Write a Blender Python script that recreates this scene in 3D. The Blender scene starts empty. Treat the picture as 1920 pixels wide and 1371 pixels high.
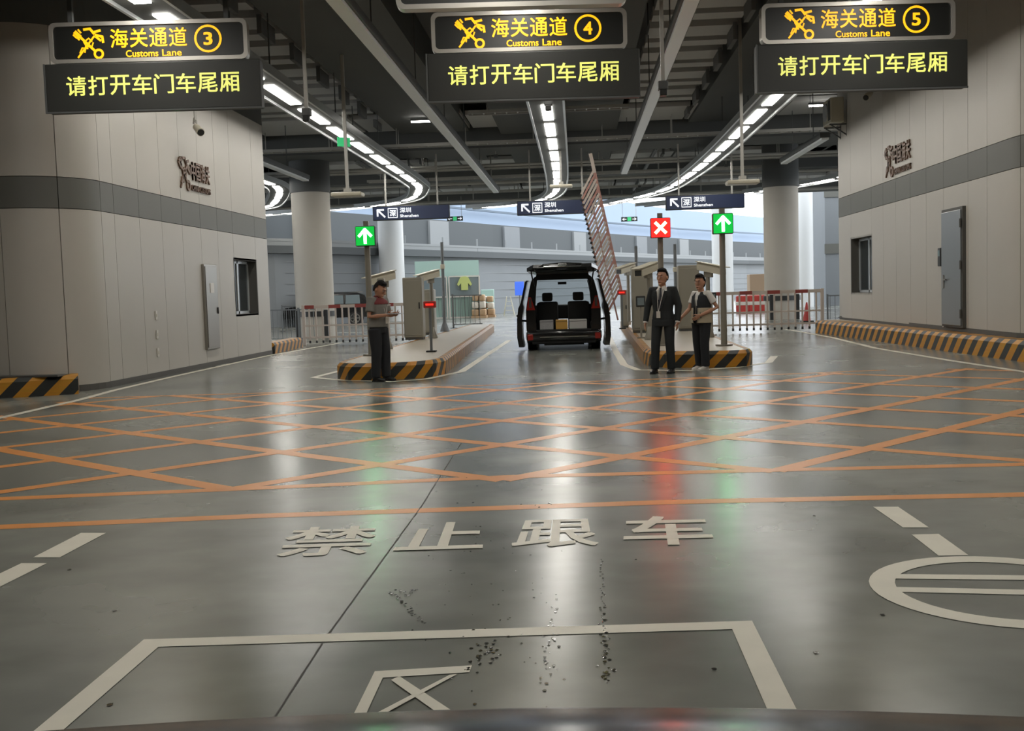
import bpy, bmesh, math, random
from mathutils import Vector, Matrix
random.seed(7)
SC = bpy.context.scene
COL = SC.collection
R = math.radians
PI = math.pi

# ------------------------------------------------------------------ camera
FPX, CX, CY, H = 2000.0, 960.0, 685.5, 1.46
def _axes():
    d = Vector((1083 - CX, 546 - CY, FPX)).normalized()          # lane direction seen by the camera
    r = R(1.8)
    h = Vector((math.cos(r), -math.sin(r), 0))
    up = h.cross(d).normalized()
    x = d.cross(up)
    return x, d, up
AX = _axes()
def c2w(v):                                                       # camera (right, down, forward) -> world
    return Vector((AX[0].dot(v), AX[1].dot(v), AX[2].dot(v)))
EYE = Vector((0, 0, H))
def ray(px, py): return c2w(Vector((px - CX, py - CY, FPX)))
def gz(px, py, z=0.0):
    d = ray(px, py); return EYE + d * ((z - H) / d.z)
def gy(px, py, Y):
    d = ray(px, py); return EYE + d * (Y / d.y)
def gx(px, py, X):
    d = ray(px, py); return EYE + d * (X / d.x)
cd = bpy.data.cameras.new('camera')
cam = bpy.data.objects.new('camera', cd); COL.objects.link(cam)
cr, cu, cb = c2w(Vector((1, 0, 0))), c2w(Vector((0, -1, 0))), c2w(Vector((0, 0, -1)))
cam.matrix_world = Matrix(((cr.x, cu.x, cb.x, 0), (cr.y, cu.y, cb.y, 0), (cr.z, cu.z, cb.z, H), (0, 0, 0, 1)))
cd.sensor_width = 36.0; cd.lens = 36.0 * FPX / 1920.0
cd.clip_start = 0.05; cd.clip_end = 600
SC.camera = cam

# ------------------------------------------------------------------ world and exposure
w = bpy.data.worlds.new('daylight'); SC.world = w; w.use_nodes = True
bg = w.node_tree.nodes['Background']
bg.inputs[0].default_value = (0.90, 0.95, 1.0, 1); bg.inputs[1].default_value = 3.4
SC.view_settings.view_transform = 'Standard'; SC.view_settings.look = 'None'
SC.view_settings.gamma = 1.0; SC.view_settings.use_curve_mapping = False
SC.view_settings.exposure = 0.0
try: SC.cycles.use_denoising = True
except Exception: pass
LAMP = 22.5                                                       # radiance of the lamp panels

# ------------------------------------------------------------------ materials
def lin(c):
    c = c / 255.0
    return c / 12.92 if c <= 0.04045 else ((c + 0.055) / 1.055) ** 2.4
def rgb(r, g, b): return (lin(r), lin(g), lin(b), 1)
def mat(name, col, rough=0.5, metal=0.0, var=0.0, scale=6.0, bump=0.0, spec=0.5, coat=0.0):
    m = bpy.data.materials.new(name); m.use_nodes = True
    nt = m.node_tree; b = nt.nodes['Principled BSDF']
    b.inputs['Base Color'].default_value = rgb(*col)
    b.inputs['Roughness'].default_value = rough
    b.inputs['Metallic'].default_value = metal
    b.inputs['Specular IOR Level'].default_value = spec
    b.inputs['Coat Weight'].default_value = coat
    if var or bump:
        tc = nt.nodes.new('ShaderNodeTexCoord'); nz = nt.nodes.new('ShaderNodeTexNoise')
        nz.inputs['Scale'].default_value = scale; nz.inputs['Detail'].default_value = 5
        nt.links.new(tc.outputs['Object'], nz.inputs['Vector'])
        if var:
            mx = nt.nodes.new('ShaderNodeMix'); mx.data_type = 'RGBA'
            c = rgb(*col)
            mx.inputs[6].default_value = tuple(x * (1 - var) for x in c[:3]) + (1,)
            mx.inputs[7].default_value = tuple(min(1, x * (1 + var)) for x in c[:3]) + (1,)
            nt.links.new(nz.outputs['Fac'], mx.inputs[0]); nt.links.new(mx.outputs[2], b.inputs['Base Color'])
        if bump:
            bp = nt.nodes.new('ShaderNodeBump'); bp.inputs['Strength'].default_value = bump; bp.inputs['Distance'].default_value = 0.01
            nt.links.new(nz.outputs['Fac'], bp.inputs['Height']); nt.links.new(bp.outputs[0], b.inputs['Normal'])
    return m
def emat(name, col, strength, base=None):
    m = mat(name, base or col, 0.4)
    b = m.node_tree.nodes['Principled BSDF']
    b.inputs['Emission Color'].default_value = rgb(*col); b.inputs['Emission Strength'].default_value = strength
    return m
def stripe_mat(name, period, c1, c2, duty=0.5, rough=0.45):
    m = mat(name, c1, rough); nt = m.node_tree; b = nt.nodes['Principled BSDF']
    at = nt.nodes.new('ShaderNodeAttribute'); at.attribute_name = 's'
    dv = nt.nodes.new('ShaderNodeMath'); dv.operation = 'DIVIDE'; dv.inputs[1].default_value = period
    fr = nt.nodes.new('ShaderNodeMath'); fr.operation = 'FRACT'
    gt = nt.nodes.new('ShaderNodeMath'); gt.operation = 'GREATER_THAN'; gt.inputs[1].default_value = duty
    nz = nt.nodes.new('ShaderNodeTexNoise'); nz.inputs['Scale'].default_value = 9
    mx = nt.nodes.new('ShaderNodeMix'); mx.data_type = 'RGBA'
    mx.inputs[6].default_value = rgb(*c1); mx.inputs[7].default_value = rgb(*c2)
    m2 = nt.nodes.new('ShaderNodeMix'); m2.data_type = 'RGBA'; m2.blend_type = 'MULTIPLY'; m2.inputs[0].default_value = 0.25
    nt.links.new(at.outputs['Fac'], dv.inputs[0]); nt.links.new(dv.outputs[0], fr.inputs[0]); nt.links.new(fr.outputs[0], gt.inputs[0])
    nt.links.new(gt.outputs[0], mx.inputs[0]); nt.links.new(mx.outputs[2], m2.inputs[6]); nt.links.new(nz.outputs['Color'], m2.inputs[7])
    nt.links.new(m2.outputs[2], b.inputs['Base Color'])
    return m
def floor_mat():
    m = mat('polished_concrete', (118, 117, 109), 0.25); nt = m.node_tree; b = nt.nodes['Principled BSDF']
    tc = nt.nodes.new('ShaderNodeTexCoord')
    def noise(scale, detail, sx=1.0, sy=1.0):
        mp = nt.nodes.new('ShaderNodeMapping'); mp.inputs['Scale'].default_value = (sx, sy, 1)
        nz = nt.nodes.new('ShaderNodeTexNoise'); nz.inputs['Scale'].default_value = scale; nz.inputs['Detail'].default_value = detail
        nt.links.new(tc.outputs['Object'], mp.inputs[0]); nt.links.new(mp.outputs[0], nz.inputs['Vector']); return nz
    n1 = noise(0.5, 4); n2 = noise(2.2, 5, 0.7, 1.0); n3 = noise(0.9, 1.5)
    r1 = nt.nodes.new('ShaderNodeValToRGB')
    r1.color_ramp.elements[0].position = 0.34; r1.color_ramp.elements[0].color = rgb(96, 98, 92)
    r1.color_ramp.elements[1].position = 0.66; r1.color_ramp.elements[1].color = rgb(140, 141, 132)
    nt.links.new(n1.outputs['Fac'], r1.inputs[0])
    r2 = nt.nodes.new('ShaderNodeValToRGB')
    r2.color_ramp.elements[0].position = 0.30; r2.color_ramp.elements[0].color = (0.70, 0.70, 0.70, 1)
    r2.color_ramp.elements[1].position = 0.75; r2.color_ramp.elements[1].color = (1.0, 1.0, 1.0, 1)
    nt.links.new(n2.outputs['Fac'], r2.inputs[0])
    mx = nt.nodes.new('ShaderNodeMix'); mx.data_type = 'RGBA'; mx.blend_type = 'MULTIPLY'; mx.inputs[0].default_value = 0.8
    nt.links.new(r1.outputs[0], mx.inputs[6]); nt.links.new(r2.outputs[0], mx.inputs[7])
    nt.links.new(mx.outputs[2], b.inputs['Base Color'])
    mr = nt.nodes.new('ShaderNodeMapRange'); mr.inputs['From Min'].default_value = 0.3; mr.inputs['From Max'].default_value = 0.7
    mr.inputs['To Min'].default_value = 0.21; mr.inputs['To Max'].default_value = 0.29
    nt.links.new(n1.outputs['Fac'], mr.inputs[0]); nt.links.new(mr.outputs[0], b.inputs['Roughness'])
    return m
M = {}
M['floor'] = floor_mat()
M['orange_paint'] = mat('orange_road_paint', (216, 142, 72), 0.32, var=0.12, scale=4)
M['white_paint'] = mat('white_road_paint', (216, 210, 194), 0.4, var=0.10, scale=5)
M['joint'] = mat('floor_joint_dark', (66, 65, 61), 0.7)
M['panel'] = mat('wall_panel_beige', (177, 172, 163), 0.42, var=0.03, scale=1.5)
M['band'] = mat('wall_band_grey', (96, 96, 90), 0.5, var=0.03, scale=1.5)
M['skirt'] = mat('dark_skirting', (82, 80, 76), 0.6)
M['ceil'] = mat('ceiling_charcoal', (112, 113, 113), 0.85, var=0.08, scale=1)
M['ceil_lit'] = mat('ceiling_charcoal_lit', (186, 186, 185), 0.8, var=0.08, scale=1)  # ceiling charcoal painted lighter, standing in for light on the soffit undersides
M['beam'] = mat('beam_charcoal', (92, 94, 93), 0.85, var=0.06, scale=1)
M['alu'] = mat('aluminium_rail', (196, 200, 202), 0.35, 0.4)
M['railwhite'] = mat('pale_rail_paint', (232, 236, 238), 0.4)
M['rod'] = mat('light_grey_rod', (176, 174, 168), 0.45)
M['bed'] = mat('track_bed_grey', (88, 90, 90), 0.6)
M['lamp'] = emat('lamp_panel_light', (255, 251, 242), LAMP)
M['silver'] = mat('silver_frame', (188, 184, 176), 0.35, 0.5)
M['signblack'] = mat('sign_black', (38, 39, 37), 0.35)
M['ledblack'] = mat('led_board_black', (48, 49, 46), 0.55)
M['gold'] = emat('sign_gold_light', (250, 190, 20), 0.85)
M['ledyellow'] = emat('led_lime_light', (224, 226, 116), 0.85)
M['blue'] = mat('sign_blue', (40, 52, 84), 0.4)
M['signwhite'] = emat('sign_white_light', (235, 238, 245), 0.6)
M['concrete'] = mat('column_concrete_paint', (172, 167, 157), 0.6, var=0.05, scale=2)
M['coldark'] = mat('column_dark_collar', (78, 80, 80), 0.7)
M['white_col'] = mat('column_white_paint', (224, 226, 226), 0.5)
M['deck'] = mat('island_deck_beige', (172, 163, 148), 0.35, var=0.06, scale=3)
M['isl'] = stripe_mat('kerb_hazard_stripes_small', 0.40, (200, 136, 36), (48, 50, 48))
M['kerb'] = stripe_mat('kerb_hazard_stripes_large', 0.47, (204, 142, 40), (48, 50, 48))
M['black'] = mat('black_plastic', (34, 35, 35), 0.5)
M['rubber'] = mat('black_rubber', (28, 28, 28), 0.75)
M['steel'] = mat('stainless_steel', (150, 146, 138), 0.32, 0.7)
M['polegrey'] = mat('pole_grey_metal', (142, 137, 126), 0.4, 0.3)
M['cabinet'] = mat('cabinet_beige_grey', (146, 141, 128), 0.45)
M['camwhite'] = mat('camera_cream', (196, 190, 172), 0.4)
M['red'] = mat('red_paint', (170, 50, 42), 0.45)
M['whitep'] = mat('white_gloss', (205, 200, 192), 0.4)
M['bandred'] = mat('barrier_band_red', (140, 62, 56), 0.5)
M['rustred'] = mat('barrier_dull_red', (172, 128, 118), 0.5)
M['barwhite'] = mat('barrier_dull_white', (190, 178, 168), 0.45)
M['greenface'] = emat('signal_green_face', (6, 150, 50), 1.6)
M['greenlight'] = emat('signal_green_arrow', (170, 255, 195), 22.0)
M['greenglow'] = emat('signal_green_leds', (20, 235, 80), 5.0)
M['redface'] = emat('signal_red_face', (225, 10, 8), 11.0)
M['redlight'] = emat('signal_red_cross', (255, 150, 100), 20.0)
M['redled'] = emat('red_indicator_light', (240, 40, 30), 1.5)
M['glass'] = mat('dark_glass', (52, 58, 60), 0.06, spec=0.9)
M['vanglass'] = mat('tinted_glass', (150, 160, 164), 0.05)
def thin_glass(m):
    nt = m.node_tree; out = nt.nodes['Material Output']; nt.nodes.remove(nt.nodes['Principled BSDF'])
    a = nt.nodes.new('ShaderNodeBsdfTransparent'); a.inputs[0].default_value = (.62, .66, .67, 1)
    g_ = nt.nodes.new('ShaderNodeBsdfGlossy'); g_.inputs['Roughness'].default_value = .05; mx = nt.nodes.new('ShaderNodeMixShader'); mx.inputs[0].default_value = .07
    nt.links.new(a.outputs[0], mx.inputs[1]); nt.links.new(g_.outputs[0], mx.inputs[2]); nt.links.new(mx.outputs[0], out.inputs[0])
thin_glass(M['vanglass'])
M['glassbright'] = mat('grey_glass', (120, 132, 136), 0.08, spec=0.8)
M['door'] = mat('steel_door', (140, 143, 144), 0.3, 0.5)
M['brown'] = mat('bronze_letters', (112, 88, 72), 0.45, 0.3)
M['carblack'] = mat('car_paint_black', (24, 24, 25), 0.18, spec=0.6, coat=0.6)
M['bonnet'] = mat('bonnet_paint_black', (14, 14, 15), 0.2, spec=0.3)
M['cartrim'] = mat('car_trim_black', (22, 22, 23), 0.55)
M['carseat'] = mat('car_seat_dark', (32, 32, 33), 0.8)
M['chrome'] = mat('chrome', (210, 210, 208), 0.12, 1.0)
M['tailred'] = mat('tail_light_red', (150, 34, 26), 0.2, spec=0.8)
M['platey'] = mat('amber_box', (206, 160, 76), 0.5)
M['boxgrey'] = mat('grey_box', (170, 170, 172), 0.5, var=0.25, scale=30)
M['boxwhite'] = mat('white_box', (196, 194, 192), 0.5)
M['skin'] = mat('skin', (178, 132, 106), 0.55)
M['hair'] = mat('black_hair', (20, 18, 18), 0.75, var=.3, scale=90, spec=.2)
M['grey_cloth'] = mat('grey_polo_cloth', (122, 120, 114), 0.85)
M['maroon'] = mat('maroon_cloth', (110, 44, 46), 0.85)
M['dark_cloth'] = mat('black_cloth', (34, 36, 40), 0.85)
M['suit'] = mat('black_suit_cloth', (30, 34, 36), 0.8)
M['white_cloth'] = mat('white_cloth', (214, 210, 204), 0.8)
M['beige_cloth'] = mat('beige_cloth', (176, 165, 142), 0.85)
M['tie'] = mat('dark_tie_cloth', (44, 46, 56), 0.6)
M['shoe'] = mat('black_leather', (24, 24, 25), 0.4)
M['sneaker'] = mat('white_sneaker', (206, 200, 192), 0.6)
M['lip'] = mat('lip_tone', (140, 84, 76), 0.55)
M['eyew'] = mat('eye_white', (214, 210, 206), 0.3)
M['badge'] = mat('badge_card', (196, 192, 184), 0.4)
M['tablet'] = mat('pale_tablet', (180, 184, 188), 0.3)
M['wallgrey'] = mat('far_wall_blue_grey', (118, 122, 125), 0.6, var=0.05, scale=0.6)
M['walldark'] = mat('far_wall_dark', (78, 82, 84), 0.7)
M['parapet'] = mat('parapet_grey', (132, 135, 136), 0.6)
M['bluewall'] = mat('pale_blue_canopy', (124, 140, 160), 0.6, var=0.03, scale=0.2)
M['blueline'] = mat('canopy_joint', (92, 106, 120), 0.6)
M['fence'] = mat('fence_grey_metal', (108, 112, 114), 0.5, 0.2)
M['tarp'] = mat('wrapped_goods', (206, 198, 184), 0.5, var=0.3, scale=8)
M['carton'] = mat('carton_brown', (176, 146, 112), 0.7, var=0.2, scale=6)
M['hivis'] = mat('lime_yellow', (190, 200, 120), 0.6)
M['palegreen'] = mat('pale_green_board', (168, 196, 186), 0.6)
M['green'] = mat('green_panel', (40, 120, 84), 0.5)
M['exitgreen'] = emat('exit_sign_green', (60, 190, 120), 0.6)
M['exitdark'] = mat('exit_sign_dark', (52, 62, 60), 0.5)
M['p_blue'] = emat('blue_sign_face', (70, 110, 220), 0.4)
M['tan'] = mat('tan_block', (176, 154, 130), 0.7)
M['wet'] = mat('oil_drip_film', (44, 43, 40), 0.12, spec=0.6)

# ------------------------------------------------------------------ mesh helpers
class MB:
    def __init__(self): self.v = []; self.f = []; self.m = []; self.s = []
    def add(self, vs, fs, mi=0, s=None):
        n = len(self.v); self.v += [tuple(p) for p in vs]; self.f += [tuple(i + n for i in f) for f in fs]; self.m += [mi] * len(fs)
        self.s += (list(s) if s else [0.0] * len(vs)); return self
    def box(self, x0, x1, y0, y1, z0, z1, mi=0):
        vs = [(x, y, z) for z in (z0, z1) for (x, y) in ((x0, y0), (x1, y0), (x1, y1), (x0, y1))]
        return self.add(vs, [(3, 2, 1, 0), (4, 5, 6, 7), (0, 1, 5, 4), (1, 2, 6, 5), (2, 3, 7, 6), (3, 0, 4, 7)], mi)
    def rbox(self, x0, x1, y0, y1, z0, z1, r=0.02, seg=2, mi=0):
        bm = bmesh.new(); bmesh.ops.create_cube(bm, size=1.0)
        for v in bm.verts: v.co = Vector((x0 + (v.co.x + .5) * (x1 - x0), y0 + (v.co.y + .5) * (y1 - y0), z0 + (v.co.z + .5) * (z1 - z0)))
        r = min(r, .48 * min(abs(x1 - x0), abs(y1 - y0), abs(z1 - z0)))
        bmesh.ops.bevel(bm, geom=bm.edges[:], offset=r, segments=seg, affect='EDGES', profile=0.5)
        bm.verts.index_update(); self.add([v.co for v in bm.verts], [[v.index for v in f.verts] for f in bm.faces], mi); bm.free(); return self
    def bar(self, p, q, wd, ht=None, mi=0, up=(0, 0, 1)):
        ht = ht or wd; p = Vector(p); q = Vector(q); d = (q - p).normalized(); u = Vector(up)
        if abs(d.dot(u)) > .98: u = Vector((0, 1, 0))
        a = d.cross(u).normalized(); b = a.cross(d)
        vs = [e + a * (sx * wd / 2) + b * (sy * ht / 2) for e in (p, q) for (sx, sy) in ((-1, -1), (1, -1), (1, 1), (-1, 1))]
        return self.add(vs, [(3, 2, 1, 0), (4, 5, 6, 7), (0, 1, 5, 4), (1, 2, 6, 5), (2, 3, 7, 6), (3, 0, 4, 7)], mi)
    def loft(self, pts, rad, n=10, mi=0, ax=None, cap=True):
        P = [Vector(p) for p in pts]; k = len(P); rings = []
        ref = None
        for i in range(k):
            t = (P[min(i + 1, k - 1)] - P[max(i - 1, 0)])
            t = t.normalized() if t.length > 1e-9 else Vector((0, 0, 1))
            if ax is not None: a, b = Vector(ax[0]), Vector(ax[1])
            else:
                if ref is None: ref = Vector((0, 1, 0)) if abs(t.y) < .9 else Vector((1, 0, 0))
                a = (ref - t * ref.dot(t)).normalized(); b = t.cross(a); ref = a
            ra, rb = rad[i] if isinstance(rad[i], (tuple, list)) else (rad[i], rad[i])
            rings.append([P[i] + a * (ra * math.cos(2 * PI * j / n)) + b * (rb * math.sin(2 * PI * j / n)) for j in range(n)])
        vs = [v for rg in rings for v in rg]
        fs = [(i * n + j, i * n + (j + 1) % n, (i + 1) * n + (j + 1) % n, (i + 1) * n + j) for i in range(k - 1) for j in range(n)]
        if cap: fs += [tuple(reversed(range(n))), tuple(range((k - 1) * n, k * n))]
        return self.add(vs, fs, mi)
    def tube(self, pts, r, n=8, mi=0): return self.loft(pts, [r] * len(pts), n, mi)
    def ell(self, c, r, n=12, m=8, mi=0, rot=None):
        c = Vector(c); vs = []; fs = []
        for i in range(m + 1):
            th = PI * i / m
            for j in range(n):
                p = Vector((r[0] * math.sin(th) * math.cos(2 * PI * j / n), r[1] * math.sin(th) * math.sin(2 * PI * j / n), r[2] * math.cos(th)))
                if rot is not None: p = rot @ p
                vs.append(c + p)
        for i in range(m):
            for j in range(n): fs.append((i * n + j, (i + 1) * n + j, (i + 1) * n + (j + 1) % n, i * n + (j + 1) % n))
        return self.add(vs, fs, mi)
    def prism(self, poly, a, mi=0):                             # poly: list of 3D points, a: extrusion vector
        n = len(poly); P = [Vector(p) for p in poly]; a = Vector(a)
        fs = [tuple(reversed(range(n))), tuple(range(n, 2 * n))] + [(i, (i + 1) % n, n + (i + 1) % n, n + i) for i in range(n)]
        return self.add(P + [p + a for p in P], fs, mi)
    def build(self, name, mats, parent=None, smooth=False, loc=None, rz=None, fix=True, attr=False):
        me = bpy.data.meshes.new(name); me.from_pydata(self.v, [], self.f)
        if not isinstance(mats, (list, tuple)): mats = [mats]
        for m_ in mats: me.materials.append(m_)
        if len(mats) > 1:
            for p, mi in zip(me.polygons, self.m): p.material_index = mi
        if attr:
            at = me.attributes.new('s', 'FLOAT', 'POINT')
            for i, s_ in enumerate(self.s): at.data[i].value = s_
        if fix:
            bm = bmesh.new(); bm.from_mesh(me); bmesh.ops.recalc_face_normals(bm, faces=bm.faces[:]); bm.to_mesh(me); bm.free()
        if smooth:
            me.shade_smooth()
            try: me.set_sharp_from_angle(angle=R(40))
            except Exception: pass
        return link(name, me, parent, loc, rz)
def link(name, me, parent=None, loc=None, rz=None):
    o = bpy.data.objects.new(name, me); COL.objects.link(o)
    if parent is not None: o.parent = parent
    if loc is not None: o.location = loc
    if rz is not None: o.rotation_euler = (0, 0, rz)
    return o
def tag(o, label=None, cat=None, group=None, kind=None):
    if label: o['label'] = label
    if cat: o['category'] = cat
    if group: o['group'] = group
    if kind: o['kind'] = kind
    return o
def thing(name, label, cat, loc=(0, 0, 0), rz=0.0, group=None):
    o = bpy.data.objects.new(name, None); COL.objects.link(o); o.empty_display_size = 0.2
    o.location = loc; o.rotation_euler = (0, 0, rz); return tag(o, label, cat, group)
def dup(root, loc, rz=None, label=None):
    r = root.copy(); COL.objects.link(r); r.location = loc
    if rz is not None: r.rotation_euler = (0, 0, rz)
    if label: r['label'] = label
    for ch in list(root.children):
        c = ch.copy(); COL.objects.link(c); c.parent = r
        for g_ in list(ch.children):
            d = g_.copy(); COL.objects.link(d); d.parent = c
    return r
def strip(mb, pts, wd, z=0.0012, th=0.003, mi=0):                # flat painted strip along a ground polyline
    P = [Vector((p[0], p[1], 0)) for p in pts]; L = []; Rr = []
    for i in range(len(P)):
        t = (P[min(i + 1, len(P) - 1)] - P[max(i - 1, 0)]).normalized(); n = Vector((-t.y, t.x, 0))
        L.append(P[i] + n * wd / 2); Rr.append(P[i] - n * wd / 2)
    k = len(P); vs = [(p.x, p.y, z) for p in L] + [(p.x, p.y, z) for p in Rr]
    mb.add(vs, [(i, k + i, k + i + 1, i + 1) for i in range(k - 1)], mi); return mb
def text_mesh(body, bold=0.0, extrude=0.0):
    cu_ = bpy.data.curves.new('t', 'FONT'); cu_.body = body; cu_.extrude = extrude; cu_.resolution_u = 3
    o = bpy.data.objects.new('t', cu_); COL.objects.link(o)
    bpy.context.view_layer.update()
    me = bpy.data.meshes.new_from_object(o.evaluated_get(bpy.context.evaluated_depsgraph_get()))
    vs = [v.co.copy() for v in me.vertices]; fs = [tuple(p.vertices) for p in me.polygons]
    bpy.data.objects.remove(o); bpy.data.curves.remove(cu_); bpy.data.meshes.remove(me)
    if bold:
        V_, F_ = [], []
        for k, (a, b) in enumerate(((0, 0), (.8, .8), (-.8, .8), (.8, -.8), (-.8, -.8))):
            n = len(V_); V_ += [v + Vector((a * bold, b * bold, .0008 * k)) for v in vs]; F_ += [tuple(i + n for i in f) for f in fs]
        return V_, F_
    return vs, fs
def text_on(mb, body, origin, ux, uz, wd, ht, bold=0.0, depth=0.012, mi=0):
    """text filling the box wd x ht whose lower-left corner is origin, along unit vectors ux, uz"""
    vs, fs = text_mesh(body, bold, 0.0)
    x0 = min(v.x for v in vs); x1 = max(v.x for v in vs); y0 = min(v.y for v in vs); y1 = max(v.y for v in vs)
    o = Vector(origin); ux = Vector(ux); uz = Vector(uz)
    un = ux.cross(uz)
    return mb.add([o + ux * ((v.x - x0) / (x1 - x0) * wd) + uz * ((v.y - y0) / (y1 - y0) * ht) + un * v.z for v in vs], fs, mi)
def stroke(mb, pts, wd, plane, mi=0):
    """flat polyline stroke; plane(u, v) -> 3D"""
    for a, b in zip(pts[:-1], pts[1:]):
        d = Vector((b[0] - a[0], b[1] - a[1])); d = d.normalized() if d.length else Vector((1, 0)); n = Vector((-d.y, d.x)) * wd / 2; e = d * wd * .25
        q = [(a[0] - e.x + n.x, a[1] - e.y + n.y), (a[0] - e.x - n.x, a[1] - e.y - n.y), (b[0] + e.x - n.x, b[1] + e.y - n.y), (b[0] + e.x + n.x, b[1] + e.y + n.y)]
        mb.add([plane(*p) for p in q], [(0, 1, 2, 3)], mi)
    return mb
def ring(mb, c, r, wd, plane, n=28, mi=0):
    vs = []; 
    for j in range(n):
        a = 2 * PI * j / n
        for rr in (r - wd / 2, r + wd / 2): vs.append(plane(c[0] + rr * math.cos(a), c[1] + rr * math.sin(a)))
    return mb.add(vs, [(2 * j, 2 * j + 1, (2 * j + 3) % (2 * n), (2 * j + 2) % (2 * n)) for j in range(n)], mi)
def emblem(mb, plane, mi=0):
    """crossed key and winged staff in a unit square"""
    S = lambda p, w_: stroke(mb, p, w_ * .8, plane, mi)
    S([(-.34, .30), (.20, -.24)], .10); ring(mb, (.32, -.34), .13, .075, plane, 18, mi)
    S([(-.40, .36), (-.26, .22)], .16); S([(-.46, .28), (-.36, .18)], .07); S([(-.36, .20), (-.28, .12)], .07); S([(-.30, .44), (-.22, .34)], .07)
    S([(.20, .22), (-.34, -.44)], .075)
    S([(.24, .26), (.46, .20), (.48, .02)], .10); S([(.20, .30), (.08, .46), (-.12, .44)], .10); S([(.16, .34), (.40, .40)], .10); S([(.26, .20), (.40, .08)], .09)
    S([(.12, .06), (.02, .16), (-.14, .04), (-.02, -.16), (-.20, -.14), (-.28, -.30)], .055)
    S([(.16, .02), (.10, -.14), (-.08, -.06), (-.12, -.28)], .055)
    return mb

# ================================================================== SETTING
# ------------------------------------------------------------------ floor and its paint
fl = MB().add([(-60, -30, 0), (60, -30, 0), (60, 160, 0), (-60, 160, 0)], [(0, 1, 2, 3)]).build('floor', M['floor'], fix=False)
tag(fl, 'polished grey concrete floor painted with orange hatching and white lines', kind='structure')
def G2(px, py): p = gz(px, py); return (p.x, p.y)
PAINT = [0]
def paint(name, m_, fn, label=None):
    mb = MB(); fn(mb); PAINT[0] += 1; o = mb.build(name, m_, fl, fix=False); o.location.z = .00004 * PAINT[0]
    if label: o['label'] = label
    return o
def pline(name, m_, px, wd, z=0.0012): return paint(name, M[m_], lambda b: strip(b, [G2(*p) for p in px], wd, z))
def pquad(name, m_, q, z=0.0012): return paint(name, M[m_], lambda b: b.add([(*G2(*p), z) for p in q], [(0, 1, 2, 3)]))
# orange hatched box: two lines across the near side, one on the far side, crossed diagonals between
A2 = Vector(G2(0, 936)); B2 = Vector(G2(1920, 872)); u2 = (B2 - A2).normalized()
A3 = Vector(G2(250, 744)); B3 = Vector(G2(960, 720)); u3 = (B3 - A3).normalized()
pline('hatch_line', 'orange_paint', [(-500, 1010), (-80, 992), (480, 968), (960, 952), (1250, 942), (2000, 926), (2500, 915)], 0.15)
pline('hatch_line', 'orange_paint', [(-400, 952), (-80, 939), (430, 918), (960, 894), (1450, 882), (2000, 869), (2300, 862)], 0.15)
pline('hatch_line', 'orange_paint', [(160, 747), (500, 737), (960, 721), (1420, 704), (1660, 694)], 0.13)
V0 = Vector(G2(430, 918)); V1 = Vector(G2(960, 893)); V2 = Vector(G2(1450, 882)); step = (V2 - V0).length / 2
def hatch_clip(p, d):
    """segment of the ray p + t d inside the hatched box"""
    n3 = Vector((-u3.y, u3.x)); t1 = 99.0
    den = n3.dot(d)
    if den > 1e-6: t1 = n3.dot(A3 - p) / den
    if d.x < 0: t1 = min(t1, (-8.0 - p.x) / d.x)
    if d.x > 0: t1 = min(t1, (7.3 - p.x) / d.x)
    return t1
a0 = math.atan2(u2.y, u2.x)
dl = Vector((math.cos(a0 + PI - R(42.5)), math.sin(a0 + PI - R(42.5)))); dr = Vector((math.cos(a0 + R(42.5)), math.sin(a0 + R(42.5))))
for k in range(-8, 10):
    v = V0 + u2 * step * k
    for d in (dl, dr):
        p = v.copy()
        if p.x < -7.9 and d.x > 0: p = p + d * ((-7.9 - p.x) / d.x)
        elif p.x > 7.2 and d.x < 0: p = p + d * ((7.2 - p.x) / d.x)
        elif p.x < -7.9 or p.x > 7.2: continue
        t1 = hatch_clip(p, d)
        if t1 > 0.4:
            q = p + d * t1
            paint('hatch_line', M['orange_paint'], lambda b, p=p, q=q: strip(b, [p, q], 0.17, 0.0008))
# white lines
pline('white_line', 'white_paint', [(-60, 797), (0, 784), (149, 750), (215, 732), (322, 707), (503, 667), (640, 643)], 0.14, 0.0014)
pline('white_line', 'white_paint', [(1470, 617), (1560, 633), (1641, 653), (1780, 676), (1990, 708)], 0.14, 0.0014)
pline('white_line', 'white_paint', [(668, 688), (588, 708), (640, 713), (734, 716), (800, 711), (865, 697), (955, 638)], 0.15, 0.0014)
pline('white_line', 'white_paint', [(1143, 632), (1155, 660), (1170, 684), (1196, 694), (1295, 695), (1382, 689), (1441, 680), (1452, 668)], 0.15, 0.0014)
pquad('white_dash', 'white_paint', [(152, 1000), (199, 1000), (112, 1046), (62, 1046)]); pquad('white_dash', 'white_paint', [(40, 1057), (88, 1057), (0, 1101), (-52, 1101)])
pquad('white_dash', 'white_paint', [(1637, 951), (1684, 951), (1742, 990), (1693, 990)]); pquad('white_dash', 'white_paint', [(1709, 1003), (1760, 1002), (1816, 1042), (1760, 1043)])
pquad('white_line', 'white_paint', [(270, 1200), (1410, 1165), (1373, 1181), (297, 1214)]); pquad('white_line', 'white_paint', [(270, 1200), (297, 1214), (40, 1439), (-17, 1439)])
pquad('white_line', 'white_paint', [(1373, 1181), (1410, 1165), (1553, 1450), (1490, 1450)])
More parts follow.
